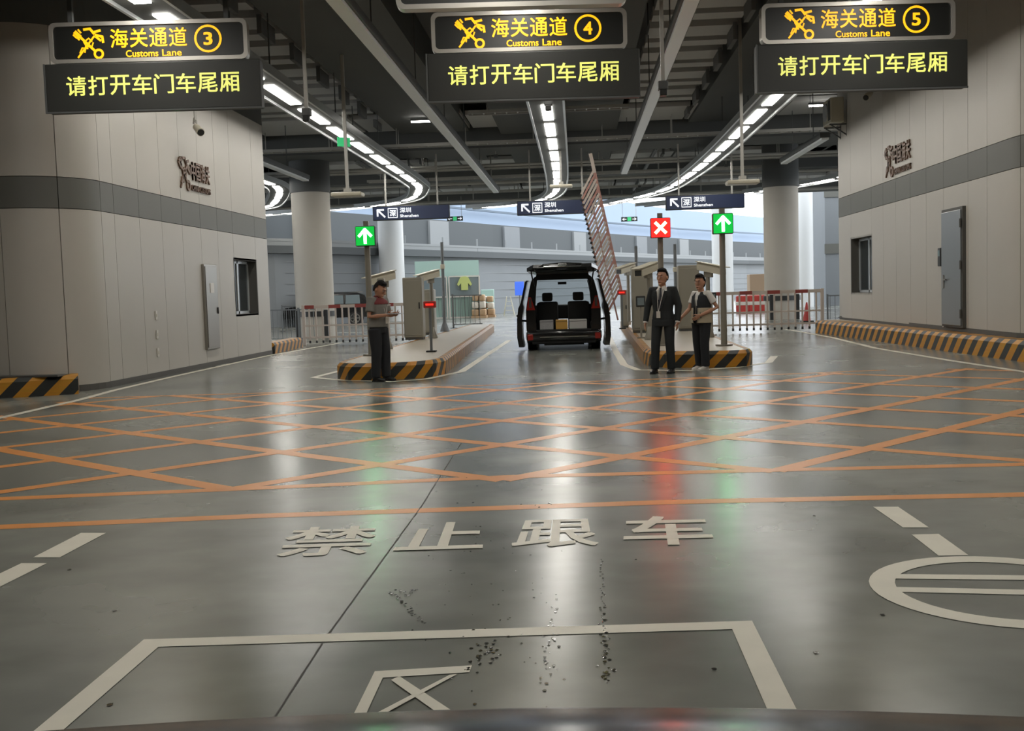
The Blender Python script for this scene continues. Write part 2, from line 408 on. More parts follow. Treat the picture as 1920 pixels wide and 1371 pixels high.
# letters on the floor
def floor_char(ch, q, bold):
    P = [Vector((*G2(*p), 0.0012)) for p in q]                    # TL TR BR BL
    vs, fs = text_mesh(ch, bold)
    x0 = min(v.x for v in vs); x1 = max(v.x for v in vs); y0 = min(v.y for v in vs); y1 = max(v.y for v in vs)
    out = []
    for v in vs:
        s = (v.x - x0) / (x1 - x0); t = (v.y - y0) / (y1 - y0)
        out.append((P[3] * (1 - s) + P[2] * s) * (1 - t) + (P[0] * (1 - s) + P[1] * s) * t + Vector((0, 0, v.z)))
    MB().add(out, fs).build('floor_character', M['white_paint'], fl, fix=False)
floor_char('禁', [(548, 990), (712, 986), (692, 1040), (512, 1046)], 0.016)
floor_char('止', [(772, 982), (908, 978), (905, 1029), (736, 1034)], 0.024)
floor_char('跟', [(978, 977), (1112, 973), (1124, 1024), (956, 1028)], 0.018)
floor_char('车', [(1172, 970), (1322, 967), (1342, 1021), (1168, 1025)], 0.024)
def qu(b):
    for iq, q in enumerate(([(703, 1260), (885, 1249), (880, 1262), (718, 1272)], [(703, 1260), (718, 1272), (672, 1372), (646, 1376)],
              [(733, 1277), (749, 1270), (846, 1334), (826, 1343)], [(843, 1268), (858, 1266), (714, 1345), (692, 1347)], [(646, 1376), (672, 1366), (900, 1360), (900, 1374)])):
        b.add([(*G2(*p), 0.0012 + .0008 * iq) for p in q], [(0, 1, 2, 3)])
paint('floor_character', M['white_paint'], qu)
# painted circle with two bars on the right
ct = Vector(G2(1838, 1044)); cbm = Vector(G2(1898, 1182)); cl = Vector(G2(1624, 1097))
RC = (ct.y - cbm.y) / 2; CC = Vector((cl.x + RC * 1.02, (ct.y + cbm.y) / 2))
gp = lambda u, v: (CC.x + u, CC.y + v, 0.0012)
def circ(b):
    ring(b, (0, 0), RC - 0.055, 0.12, gp, 48)
paint('painted_circle', M['white_paint'], circ)
paint('painted_bar', M['white_paint'], lambda b: stroke(b, [(-RC * .80, RC * .40), (RC * .9, RC * .24)], 0.085, gp))
paint('painted_bar', M['white_paint'], lambda b: stroke(b, [(-RC * .86, RC * .02), (RC * .92, -RC * .22)], 0.085, gp))
jb = MB(); strip(jb, [G2(480, 1400), G2(612, 1195), G2(790, 950), G2(868, 826)], 0.008, 0.0013); jb.build('floor_joint', M['joint'], fl, fix=False)

# oil and water drips on the floor in front of the lettering
db = MB(); rnd = random.Random(3)
def blob(px, py, r):
    r *= .62
    c = G2(px, py); n = 9; ph = rnd.random() * 6
    vs = [(c[0] + r * rnd.uniform(.6, 1.2) * math.cos(2 * PI * j / n + ph), c[1] + r * rnd.uniform(.7, 1.5) * math.sin(2 * PI * j / n + ph), 0.0026 + rnd.random() * .0006) for j in range(n)]
    db.add(vs, [tuple(range(n))])
for i in range(60):
    t = i / 60; blob(1127 + 12 * t + rnd.gauss(0, 2 + 5 * t), 1050 + 235 * t, 0.006 + .012 * rnd.random() * (0.4 + t))
for i in range(34):
    t = rnd.random(); blob(1040 - 20 * t + rnd.gauss(0, 8), 1110 + 190 * t, 0.006 + .008 * rnd.random())
for i in range(26):
    t = i / 26; blob(735 + 60 * t + rnd.gauss(0, 4), 1112 + 60 * t, 0.008 + .008 * rnd.random())
for i in range(14): blob(735 + 50 * rnd.random(), 1118 - 12 * rnd.random(), 0.012)
for i in range(80): blob(rnd.gauss(900, 95), rnd.uniform(970, 1330), 0.004 + .008 * rnd.random())
for i in range(26): blob(rnd.gauss(915, 18), rnd.gauss(1228, 14), 0.014)
for i in range(34): blob(rnd.uniform(800, 1100), rnd.uniform(830, 960), 0.006 + .012 * rnd.random())
for p in [(215, 1146), (130, 1069), (207, 1322), (1655, 1154), (1527, 968), (1543, 927), (1338, 1255), (1530, 1225)]: blob(*p, 0.02)
tag(db.build('oil_drips', M['wet'], fix=False), 'dark oil and water drips on the floor below the white lettering', 'drips', kind='stuff')

# ------------------------------------------------------------------ clad walls
def arc(cx, cy, r, a0_, a1_, n): return [(cx + r * math.cos(R(a0_ + (a1_ - a0_) * i / n)), cy + r * math.sin(R(a0_ + (a1_ - a0_) * i / n))) for i in range(n + 1)]
class Path:
    def __init__(self, pts):
        self.p = [Vector((a, b)) for a, b in pts]; self.s = [0.0]
        for a, b in zip(self.p[:-1], self.p[1:]): self.s.append(self.s[-1] + (b - a).length)
    def at(self, s):
        s = max(0, min(s, self.s[-1]))
        for i in range(len(self.p) - 1):
            if s <= self.s[i + 1] + 1e-9:
                t = (s - self.s[i]) / max(1e-9, self.s[i + 1] - self.s[i]); return self.p[i].lerp(self.p[i + 1], t), (self.p[i + 1] - self.p[i]).normalized()
    def near(self, s0, s1): return [s0] + [s for s in self.s if s0 + .03 < s < s1 - .03] + [s1]
    def smooth_n(self, s):
        a, _ = self.at(s - .05); b, _ = self.at(s + .05); t = (b - a).normalized(); return Vector((t.y, -t.x))   # right-hand side
def clad(parent, path, seams, zs, mats, th=0.05, gap=0.012, holes=(), side=1):
    """panels hung on a wall: one object each, between the seams along the path and the levels zs"""
    for s0, s1 in zip(seams[:-1], seams[1:]):
        for (z0, z1), mk in zip(zip(zs[:-1], zs[1:]), mats):
            pieces = [(z0, z1)]
            for (h0, h1, hz0, hz1) in holes:
                if s0 >= h0 - .01 and s1 <= h1 + .01 and z0 < hz1 and z1 > hz0: pieces = [(a, b) for a, b in ((z0, hz0), (hz1, z1)) if b - a > .03]
            for a, b in pieces:
                ss = path.near(s0 + gap / 2, s1 - gap / 2); mb = MB(); k = len(ss); vs = []
                for s in ss:
                    p, _ = path.at(s); n = path.smooth_n(s) * -side
                    for q in (p, p + n * th): vs += [(q.x, q.y, a + gap / 2), (q.x, q.y, b - gap / 2)]
                fs = []
                for i in range(k - 1):
                    o_ = 4 * i; fs += [(o_ + 2, o_ + 6, o_ + 7, o_ + 3), (o_, o_ + 1, o_ + 5, o_ + 4), (o_ + 1, o_ + 3, o_ + 7, o_ + 5), (o_, o_ + 4, o_ + 6, o_ + 2)]
                fs += [(0, 2, 3, 1), (4 * k - 4, 4 * k - 3, 4 * k - 1, 4 * k - 2)]
                mb.add(vs, fs).build('band_panel' if mk == 'band' else 'wall_panel', M[mk], parent, smooth=k > 2)
def core(name, path, z0, z1, m_, off=0.02, side=1, parent=None, holes=()):
    mb = MB(); ss = sorted(set(path.s) | set(h for hh in holes for h in hh[:2]))
    for s0, s1 in zip(ss[:-1], ss[1:]):
        zz = [(z0, z1)]
        for h in holes:
            if s0 >= h[0] - .01 and s1 <= h[1] + .01: zz = [(z0, h[2]), (h[3], z1)]
        for a, b in zz:
            pts = []
            for s in (s0, s1):
                p, _ = path.at(s); n = path.smooth_n(s) * -side; pts.append(p - n * off); 
            mb.add([(pts[0].x, pts[0].y, a), (pts[1].x, pts[1].y, a), (pts[1].x, pts[1].y, b), (pts[0].x, pts[0].y, b)], [(0, 1, 2, 3)])
    return mb.build(name, m_, parent, fix=False)
XL = -8.45
# left building: from far end towards the camera, then round the corner to the left
pl = Path([(-9.6, 28.75), (XL, 28.75), (XL, 18.6)] + arc(XL - 1.15, 18.6, 1.15, 0, -90, 10)[1:] + [(-22, 17.45)])
sF = pl.s[1]; sC = pl.s[2]; sE = pl.s[12]
def sy(Y): return sF + (28.75 - Y)
hL = (sy(27.65), sy(25.85), 1.15, 2.5)
wl = core('wall_left', pl, 0, 6.3, M['skirt'], holes=[hL]); tag(wl, 'left office block wall clad in beige metal panels with a grey band', kind='structure')
seamsL = [0, sF, hL[0], hL[1]] + [hL[1] + 1.12 * i for i in range(1, 7)] + [sC, sC + (sE - sC) / 2, sE, sE + 1.25, sE + 2.5, sE + 3.75, sE + 6, sE + 9, pl.s[-1]]
clad(wl, pl, seamsL, [0.10, 3.14, 3.67, 6.2], ['panel', 'band', 'panel'], holes=[hL])
def fascia(path, z0, z1, name): return core(name, path, z0, z1, M['beam'], off=-0.06)
fa = fascia(pl, 6.2, 8.3, 'trim_1'); tag(fa, 'dark fascia between left wall top and ceiling', kind='structure')
bs = core('baseboard_left', Path([(x + .0, y) for x, y in [(XL, 28.75), (XL, 18.6)] + arc(XL - 1.15, 18.6, 1.15, 0, -90, 10)[1:] + [(-22, 17.45)]]), 0, 0.11, M['skirt'], off=-0.058); tag(bs, 'dark skirting along the left wall foot', kind='structure')
# right building
XR0, XR1 = 7.95, 7.95
pr = Path([(22, 18.75), (9.25, 18.75)] + arc(9.25, 20.05, 1.3, 270, 180, 10)[1:] + [(7.95, 32.9), (9.6, 32.9)])
rE = pr.s[1]; rC = pr.s[11]; rF = pr.s[12]
def ry(Y): return rC + (Y - 20.05)
hR = (ry(29.3), ry(31.45), 1.17, 2.7)
wr = core('wall_right', pr, 0, 8.2, M['skirt'], holes=[hR], side=1); tag(wr, 'right office block wall clad in beige metal panels with a grey band', kind='structure')
seamsR = [0, 5, 8, rE - 1.8, rE - .6] + [rE + .6, rC - .3, ry(21.2), ry(22.2), ry(23.65), ry(24.8), ry(25.95), ry(27.1), ry(28.2), hR[0], hR[1], rF, pr.s[-1]]
clad(wr, pr, seamsR, [0.42, 3.42, 3.98, 8.2], ['panel', 'band', 'panel'], holes=[hR])
pb = core('baseboard_right', pr, 0.3, 0.46, M['skirt'], off=-0.058); tag(pb, 'dark skirting along the right wall foot', kind='structure')

# windows (recess, frame, sash, panes)
def window(name, X, y0, y1, z0, z1, sgn, label):
    """sgn: +1 opens toward +X (left wall), -1 toward -X (right wall)"""
    d = 0.28; t = 0.05
    r_ = MB(); xa, xb = sorted((X + sgn * .05, X - sgn * d))
    r_.box(xa, xb, y0 - t, y0, z0, z1).box(xa, xb, y1, y1 + t, z0, z1).box(xa, xb, y0 - t, y1 + t, z0 - t, z0).box(xa, xb, y0 - t, y1 + t, z1, z1 + t)
    root = r_.build(name, M['skirt']); tag(root, label, kind='structure')
    xi = X - sgn * d * .7
    f = MB()
    for a, b in ((y0, y0 + .07), (y1 - .07, y1), ((y0 + y1) / 2 - .045, (y0 + y1) / 2 + .045)): f.box(xi - .03, xi + .03, a, b, z0, z1)
    f.box(xi - .03, xi + .03, y0, y1, z0, z0 + .07).box(xi - .03, xi + .03, y0, y1, z1 - .07, z1); f.build('frame', M['alu'], root)
    for a, b in ((y0 + .07, (y0 + y1) / 2 - .045), ((y0 + y1) / 2 + .045, y1 - .07)): MB().box(xi - .006, xi + .006, a, b, z0 + .07, z1 - .07).build('pane', M['glass'], root)
    MB().box(*sorted((X - sgn * (d + .01), X - sgn * (d + .05))), y0 - t, y1 + t, z0 - t, z1 + t).build('back_panel', M['skirt'], root)
window('window_1', XL, 25.85, 27.65, 1.15, 2.5, 1, 'sliding window with two dark panes in the left wall')
window('window_2', 7.95, 29.3, 31.45, 1.17, 2.7, -1, 'sliding window with two dark panes in the right wall')

# door in the right wall
dr_ = MB().box(7.83, 7.9, 22.32, 23.56, .46, 2.94).build('door_1', M['skirt']); tag(dr_, 'grey steel door in the right wall', kind='structure')
lf = MB().rbox(7.80, 7.86, 22.37, 23.51, .5, 2.88, .012).build('door_leaf', M['door'], dr_)
hd = MB().bar((7.77, 23.36, 1.46), (7.77, 23.14, 1.46), .03).bar((7.8, 23.36, 1.46), (7.76, 23.36, 1.46), .03).rbox(7.785, 7.8, 23.33, 23.40, 1.28, 1.56, .006); hd.build('handle', M['steel'], lf)
for z in (.75, 1.75, 2.6): MB().loft([(7.8, 22.36, z - .09), (7.8, 22.36, z + .09)], [.022, .022], 8).build('hinge', M['skirt'], lf)
# entry phone and small plates by the door
e = thing('entry_phone', 'dark entry phone on the right wall beside the steel door', 'intercom', (7.9, 23.78, 1.95))
MB().rbox(-.06, 0, -.09, .09, -.2, .2, .015).build('housing', M['black'], e); MB().box(-.066, -.06, -.06, .06, .02, .15).build('screen', M['glassbright'], e)
for i, (y_, z_, n_) in enumerate([(23.68, 1.22, 'topmost'), (23.67, .85, 'middle'), (23.66, .52, 'lowest')]):
    t = thing('wall_socket', 'pale socket plate left of the steel door, ' + n_ + ' of three', 'socket', (7.9, y_, z_), group='socket plates by the steel door')
    MB().rbox(-.02, 0, -.045, .045, -.09, .09, .01).build('plate', M['whitep'], t); MB().box(-.026, -.02, -.02, .02, -.03, .03).build('cover', M['camwhite'], t)
for i, (z_, n_) in enumerate([(1.24, 'topmost'), (.86, 'middle'), (.5, 'lowest')]):
    t = thing('wall_socket', 'pale socket plate on the left wall, ' + n_ + ' of three in a column', 'socket', (XL + .05, 20.8, z_), group='socket plates on the left wall')
    MB().rbox(0, .02, -.045, .045, -.09, .09, .01).build('plate', M['whitep'], t); MB().box(.02, .026, -.02, .02, -.03, .03).build('cover', M['camwhite'], t)
# stainless riser cabinet on the left wall
t = thing('riser_cabinet', 'tall stainless steel cabinet door on the left wall before the window', 'cabinet', (XL + .05, 23.95, .4))
MB().rbox(0, .06, -.42, .42, 0, 1.93, .012).build('body', M['steel'], t)
dd = MB().rbox(.06, .075, -.38, .38, .05, 1.88, .008).build('door', M['steel'], t)
MB().rbox(.075, .085, -.12, .12, 1.28, 1.5, .004).build('notice', M['whitep'], dd); MB().rbox(.075, .1, .3, .33, .8, .95, .008).build('handle', M['black'], dd)
# raised bronze lettering and emblem on both walls
def wall_logo(X, y0, y1, z0, z1, sgn, label):
    t = thing('customs_lettering', label, 'lettering', (X + sgn * .05, (y0 + y1) / 2, (z0 + z1) / 2))
    W = abs(y1 - y0); Hh = z1 - z0
    pln = lambda u, v: (sgn * .035, sgn * (u), v)              # u runs to the reader's right
    b = MB(); emblem(b, lambda u, v: pln(-W / 2 + Hh * .45 + u * Hh * .95, v * Hh)); o = solid(b, 'emblem', M['brown'], t, (-sgn * .035, 0, 0))
    wd = (W - Hh * 1.0) / 4
    for i, ch in enumerate('中国海关'):
        b = MB(); text_on(b, ch, pln(-W / 2 + Hh * .98 + i * wd, -Hh * .14), (0, sgn, 0), (0, 0, 1), wd * .9, Hh * .56, 0.02); solid(b, 'letter', M['brown'], t, (-sgn * .035, 0, 0))
    b = MB(); text_on(b, 'CHINA CUSTOMS', pln(-W / 2 + Hh * 1.0, -Hh * .46), (0, sgn, 0), (0, 0, 1), W - Hh * 1.05, Hh * .18, 0.01); solid(b, 'letter_row', M['brown'], t, (-sgn * .035, 0, 0))
def solid(mb, name, m_, parent, ext):
    """flat outline pushed back along ext to give real thickness"""
    n = len(mb.v); e_ = Vector(ext); base = list(mb.v); fs = list(mb.f); cnt = {}
    for f in fs:
        for a, b in zip(f, f[1:] + f[:1]): cnt[(a, b)] = 1
    mb.v += [tuple(Vector(p) + e_) for p in base]; mb.s += [0.0] * n
    for (a, b) in list(cnt):
        if (b, a) not in cnt: mb.f.append((a, b, b + n, a + n)); mb.m.append(0)
    mb.f += [tuple(i + n for i in reversed(f)) for f in fs]; mb.m += [0] * len(fs)
    return mb.build(name, m_, parent, fix=False)
wall_logo(XL, 24.35, 22.4, 3.9, 4.62, 1, 'bronze raised emblem and characters on the left wall above the band')
wall_logo(7.95, 25.8, 27.95, 4.05, 4.85, -1, 'bronze raised emblem and characters on the right wall above the band')

# ------------------------------------------------------------------ hall enclosure beside and behind the viewer
tag(MB().box(-16.2, -16, -25, 17.4, 0, 8.4).build('wall_west', M['panel']), 'plain hall wall beyond the left edge', kind='structure')
tag(MB().box(16, 16.2, -25, 18.7, 0, 8.4).build('wall_east', M['panel']), 'plain hall wall beyond the right edge', kind='structure')
tag(MB().box(-16.2, 16.2, -25.2, -25, 0, 8.4).build('wall_rear', M['panel']), 'plain hall wall behind the viewer', kind='structure')

# ------------------------------------------------------------------ ceiling
ZS = 8.3
ce = MB().add([(-34, -25, ZS), (-34, 61, ZS), (30, 64, ZS), (30, -25, ZS)], [(0, 1, 2, 3)]).add([(-34, -25, ZS + .4), (30, -25, ZS + .4), (30, 64, ZS + .4), (-34, 61, ZS + .4)], [(0, 1, 2, 3)]).build('ceiling', M['ceil'], fix=False)
tag(ce, 'charcoal painted concrete ceiling with beams and plates', kind='structure')
def cbox(name, m_, *a): return MB().box(*a).build(name, M[m_], ce)
for y0, y1, z0 in ((-12, -9.5, 7.0), (4, 6.5, 7.0), (39.0, 41.2, 6.75), (49.6, 51.8, 6.75), (60.0, 61.4, 6.6)):
    cbox('beam', 'beam', -34, 30, y0, y1, z0, ZS)
for x0, x1, z0 in ((-6.3, -3.75, 7.35), (-2.6, 1.55, 7.2), (4.1, 6.6, 7.35), (-14.6, -11.2, 7.3), (9.6, 12.6, 7.3)):
    cbox('beam', 'beam', x0, x1, -8, 38.9, z0, ZS); cbox('beam', 'beam', x0, x1, 41.3, 49.5, z0, ZS); cbox('beam', 'beam', x0, x1, 51.9, 59.9, z0, ZS)
# plates between the girders: stepped soffit pieces
for (x0, x1) in ((-10.6, -6.6), (1.85, 3.9), (6.9, 9.3), (-3.6, -2.75)):
    y_ = 14.0; i = 0
    while y_ < 59:
        L = 1.0 if i % 2 else 0.55
        if not any(a - .2 < y_ + L and y_ < b + .2 for a, b in ((39, 41.2), (49.6, 51.8))) and x1 - x0 > 1:
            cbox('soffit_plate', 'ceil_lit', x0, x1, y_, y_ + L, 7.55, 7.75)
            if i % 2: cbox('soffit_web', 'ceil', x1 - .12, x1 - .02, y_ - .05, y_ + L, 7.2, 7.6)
        y_ += L + (0.45 if i % 2 else 0.62); i += 1
# wide soffit strips in front of each cross beam, coloured lighter as if lit
for y0, y1, zz in ((35.6, 38.8, 7.45), (46.6, 49.4, 7.3), (56.6, 59.8, 7.1)):
    x_ = -20.0
    while x_ < 18:
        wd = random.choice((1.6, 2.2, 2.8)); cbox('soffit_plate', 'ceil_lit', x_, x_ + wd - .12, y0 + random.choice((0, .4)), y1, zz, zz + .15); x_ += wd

# ================================================================== CURVED LIGHT TRACKS
ZT = 6.08
def smooth_path(ctrl, step_=0.5):
    P = [Vector((a, b)) for a, b in ctrl]; out = []
    for i in range(len(P) - 1):
        p0 = P[max(i - 1, 0)]; p1 = P[i]; p2 = P[i + 1]; p3 = P[min(i + 2, len(P) - 1)]
        n = max(2, int((p2 - p1).length / step_))
        for k in range(n):
            t = k / n
            out.append(.5 * ((2 * p1) + (p2 - p0) * t + (2 * p0 - 5 * p1 + 4 * p2 - p3) * t * t + (3 * p1 - p0 - 3 * p2 + p3) * t ** 3))
    out.append(P[-1]); return Path([(p.x, p.y) for p in out])
def sweep(mb, path, s0, s1, off, wd, z0, z1, mi=0, st=0.6):
    k = max(2, int((s1 - s0) / st) + 1); ss = [s0 + (s1 - s0) * i / (k - 1) for i in range(k)]; vs = []
    for s in ss:
        p, _ = path.at(s); n = path.smooth_n(s)
        for o_ in (off - wd / 2, off + wd / 2):
            q = p + n * o_; vs += [(q.x, q.y, z0), (q.x, q.y, z1)]
    fs = []
    for i in range(k - 1):
        o_ = 4 * i; fs += [(o_, o_ + 4, o_ + 6, o_ + 2), (o_ + 1, o_ + 3, o_ + 7, o_ + 5), (o_, o_ + 1, o_ + 5, o_ + 4), (o_ + 2, o_ + 6, o_ + 7, o_ + 3)]
    fs += [(0, 2, 3, 1), (4 * k - 4, 4 * k - 3, 4 * k - 1, 4 * k - 2)]
    return mb.add(vs, fs, mi)
def light_track(ctrl, label, start=0.0, per=3.0, ln=2.3):
    path = smooth_path(ctrl); L = path.s[-1]
    t = thing('light_track', label, 'ceiling light', (0, 0, 0), group='curved light tracks')
    st = lambda: None
    sweep(MB(), path, 0, L, 0, .86, ZT + .06, ZT + .16).build('track_bed', M['bed'], t, fix=False)
    for s_ in (-1, 1): sweep(MB(), path, 0, L, s_ * .44, .055, ZT + .0, ZT + .19).build('edge_rail', M['alu'], t, fix=False)
    s = start
    while s + ln < L:
        sweep(MB(), path, s, s + ln, 0, .27, ZT + .035, ZT + .06, st=.8).build('light_panel', M['lamp'], t, fix=False); s += per
    s = 2.0
    while s < L:
        p, _ = path.at(s); n = path.smooth_n(s)
        for k in (-.4, .4):
            q = p + n * k; MB().bar((q.x, q.y, ZT + .16), (q.x, q.y, ZS), .025).build('hanger_rod', M['bed'], t)
        s += 6.0
    return t
TS = 4.62 / 4.54
def tz(px): return [(gz(x, y, ZT).x, gz(x, y, ZT).y) for x, y in px]
light_track([(-6.6, 2), (-6.6, 15)] + [(-6.6, 30), (-6.58, 38), (-6.6, 44)] + tz([(786, 357), (768, 376), (700, 388), (600, 397), (500, 404), (430, 409)]),
            'light track above the left lane that bends left in front of the far column', 0.2)
light_track([(-0.68, 2), (-0.66, 15), (-0.66, 30), (-0.68, 40), (-0.75, 46)] + tz([(1041, 362), (1018, 376), (960, 386), (880, 392)]),
            'light track above the middle lane running away behind the hanging board for lane 4', 1.1)
light_track([(5.0, 2), (5.02, 15), (5.04, 30), (5.0, 38), (4.75, 45.5)] + tz([(1240, 360), (1150, 382), (1090, 391), (1000, 399)]),
            'light track above the right lane sweeping in a long curve to the left', 0.2)
light_track([(12.6, 40), (12.2, 45.5)] + tz([(1570, 336), (1500, 349), (1400, 364), (1300, 378), (1200, 388)]), 'light track beyond the right wall, seen behind the right column', 0.4)
light_track([(-12.2, 31), (-12.2, 40), (-12.4, 44.5)] + tz([(513, 384), (490, 392), (440, 398)]), 'light track beyond the far end of the left wall, only its bend in view', 0.4)

# ------------------------------------------------------------------ straight aluminium rails hung along the lanes
def rail(p0, p1, label):
    t = thing('ceiling_rail', label, 'rail', (p0.x, p0.y, 5.8))
    q = Vector((p1.x - p0.x, p1.y - p0.y, 0))
    MB().bar((0, 0, .03), q + Vector((0, 0, .03)), .22, .06).build('rail_face', M['railwhite'], t)
    MB().bar((0, 0, .14), q + Vector((0, 0, .14)), .3, .15).build('rail_body', M['bed'], t)
    n = max(2, int(q.length / 5))
    for i in range(n): a = q * ((i + .5) / n); MB().bar((a.x, a.y, .2), (a.x, a.y, ZS - 5.8), .025).build('hanger_rod', M['bed'], t)
V = lambda x, y: Vector((x, y, 0))
rail(V(-3.45, 6), V(-3.4, 46.4), 'long straight aluminium rail hung left of the board for lane 4')
rail(V(1.85, 6), V(1.87, 40.8), 'long straight aluminium rail hung right of the board for lane 4')
rail(V(-9.95, 29.2), V(-9.85, 39.05), 'short aluminium rail ending at the left grey column')
rail(V(7.6, 33.2), V(7.56, 39.5), 'short aluminium rail ending at the right grey column')

# ------------------------------------------------------------------ cable trays and pipes across the ceiling
def tray(Y, x0, x1, z, label, wd=.4):
    t = thing('cable_tray', label, 'cable tray', ((x0 + x1) / 2, Y, z), group='cable trays under the ceiling')
    h_ = (x1 - x0) / 2
    for s_ in (-1, 1): MB().box(-h_, h_, s_ * wd / 2 - .02, s_ * wd / 2 + .02, -.05, .05).build('side_rail', M['rod'], t)
    r_ = MB(); x_ = -h_ + .1
    while x_ < h_: r_.box(x_, x_ + .04, -wd / 2, wd / 2, -.03, 0); x_ += .35
    tag(r_.build('rungs', M['rod'], t), kind='stuff')
    x_ = -h_ + .6
    while x_ < h_:
        for s_ in (-1, 1): MB().box(x_ - .012, x_ + .012, s_ * (wd / 2 + .018) - .012, s_ * (wd / 2 + .018) + .012, -.05, ZS - z).build('hanger_rod', M['rod'], t)
        x_ += 2.4
tray(33.0, -3.2, 1.7, 7.0, 'cable tray above the middle lane behind the lane 4 board')
tray(37.8, -14, 12, 6.75, 'long cable tray in front of the first deep cross beam')
tray(44.0, -14, 13, 6.6, 'long cable tray between the first and second cross beams')
tray(46.5, -9, 9, 6.5, 'cable tray just beyond the ends of the straight rails')
tray(53.5, -18, 14, 6.55, 'cable tray behind the second cross beam')
tray(57.0, -18, 14, 6.42, 'farthest cable tray above the direction signs')
def pipe(pts, r, label, m_='bed'):
    tag(MB().tube(pts, r, 8).build('ceiling_pipe', M[m_], smooth=True), label, 'pipe', 'pipes under the ceiling')
pipe([(-14, 42.6, 6.55), (12, 42.6, 6.55)], .06, 'grey pipe across the hall under the first cross beam', 'rod')
pipe([(-14, 43.1, 6.5), (12, 43.1, 6.5)], .04, 'thin pipe beside the grey pipe under the first cross beam', 'rod')
pipe([(-14, 47.8, 6.4), (13, 47.8, 6.4)], .07, 'grey pipe across the hall before the second cross beam', 'rod')
pipe([(-16, 54.6, 6.2), (14, 54.6, 6.2)], .07, 'grey pipe across the hall beyond the second cross beam', 'rod')
pipe([(-4.6, 14, 7.2), (-4.6, 38, 7.2)], .09, 'dark pipe along the left girder', 'beam')
pipe([(3.2, 42, 6.9), (3.2, 59, 6.9)], .08, 'pipe running away above the right island')
pipe([(-8.6, 42, 6.9), (-8.6, 59, 6.9)], .08, 'pipe running away above the left lane')
# hanging conduit drops
def ladder(): pass
for i, (x, y, L) in enumerate([(-2.9, 40, 1.2), (-1.9, 46, 1.0), (.6, 45, 1.2), (2.6, 45, 1.3), (3.1, 52, 1.4), (-4.9, 50, 1.2), (-8.2, 48, 1.2), (6.4, 46, 1.2)]):
    t = thing('conduit_drop', 'thin conduit with junction box dropping ' + ['just right of the left straight rail', 'above the middle direction sign post', 'over the raised barrier tip', 'right of the right straight rail end', 'far behind the right direction sign', 'beyond the left straight rail end', 'above the left direction sign', 'by the right light track bend'][i], 'conduit', (x, y, ZS - L - .6), group='conduit drops')
    MB().box(-.012, .012, -.012, .012, .1, L + .6).build('conduit', M['rod'], t); MB().box(-.07, .07, -.05, .05, 0, .12).build('junction_box', M['bed'], t)
# a few short ceiling lamps among the plates
for (px, py, n_) in ((798, 229, 'above the left rail end'), (1545, 199, 'above the right wall end'), (745, 284, 'above the left track bend')):
    p = gz(px, py, 7.2); t = thing('batten_lamp', 'small lit batten lamp under the ceiling ' + n_, 'lamp', p)
    MB().box(-.5, .5, -.05, .05, .05, .12).build('housing', M['bed'], t); MB().box(-.48, .48, -.035, .035, 0, .05).build('tube', M['lamp'], t)
    [MB().box(x - .01, x + .01, -.01, .01, .1, ZS - 7.2).build('hanger_rod', M['bed'], t) for x in (-.44, .44)]

# ================================================================== OVERHEAD SIGNS
GA = R(4.6)
def rrect(w_, h_, r, n=5):
    out = []
    for cx_, cy_, a in ((w_ / 2 - r, h_ / 2 - r, 0), (-w_ / 2 + r, h_ / 2 - r, 90), (-w_ / 2 + r, -h_ / 2 + r, 180), (w_ / 2 - r, -h_ / 2 + r, 270)):
        for i in range(n + 1): out.append((cx_ + r * math.cos(R(a + 90 * i / n)), cy_ + r * math.sin(R(a + 90 * i / n))))
    return out
def lightbox(t, w_, h_, d, zc=0.0):
    o = rrect(w_, h_, .1); i_ = rrect(w_ - .12, h_ - .12, .065); n = len(o)
    b = MB(); vs = [(x, 0, z + zc) for x, z in o] + [(x, 0, z + zc) for x, z in i_] + [(x, d, z + zc) for x, z in o] + [(x, .05, z + zc) for x, z in i_]
    fs = []
    for k in range(n):
        j = (k + 1) % n; fs += [(k, j, n + j, n + k), (k, 2 * n + k, 2 * n + j, j), (n + k, n + j, 3 * n + j, 3 * n + k)]
    fs.append(tuple(2 * n + k for k in range(n)))
    b.add(vs, fs).build('frame', M['silver'], t)
    MB().prism([(x, .03, z + zc) for x, z in i_], (0, .02, 0)).build('face', M['signblack'], t)
def hang(t, xs, z0, d):
    for x in xs: MB().box(x - .035, x + .035, d / 2 - .035, d / 2 + .035, z0, ZS - t.location.z).build('hanger_post', M['bed'], t)
PR = lambda z0, y0: (lambda u, v: (u, y0, z0 + v))
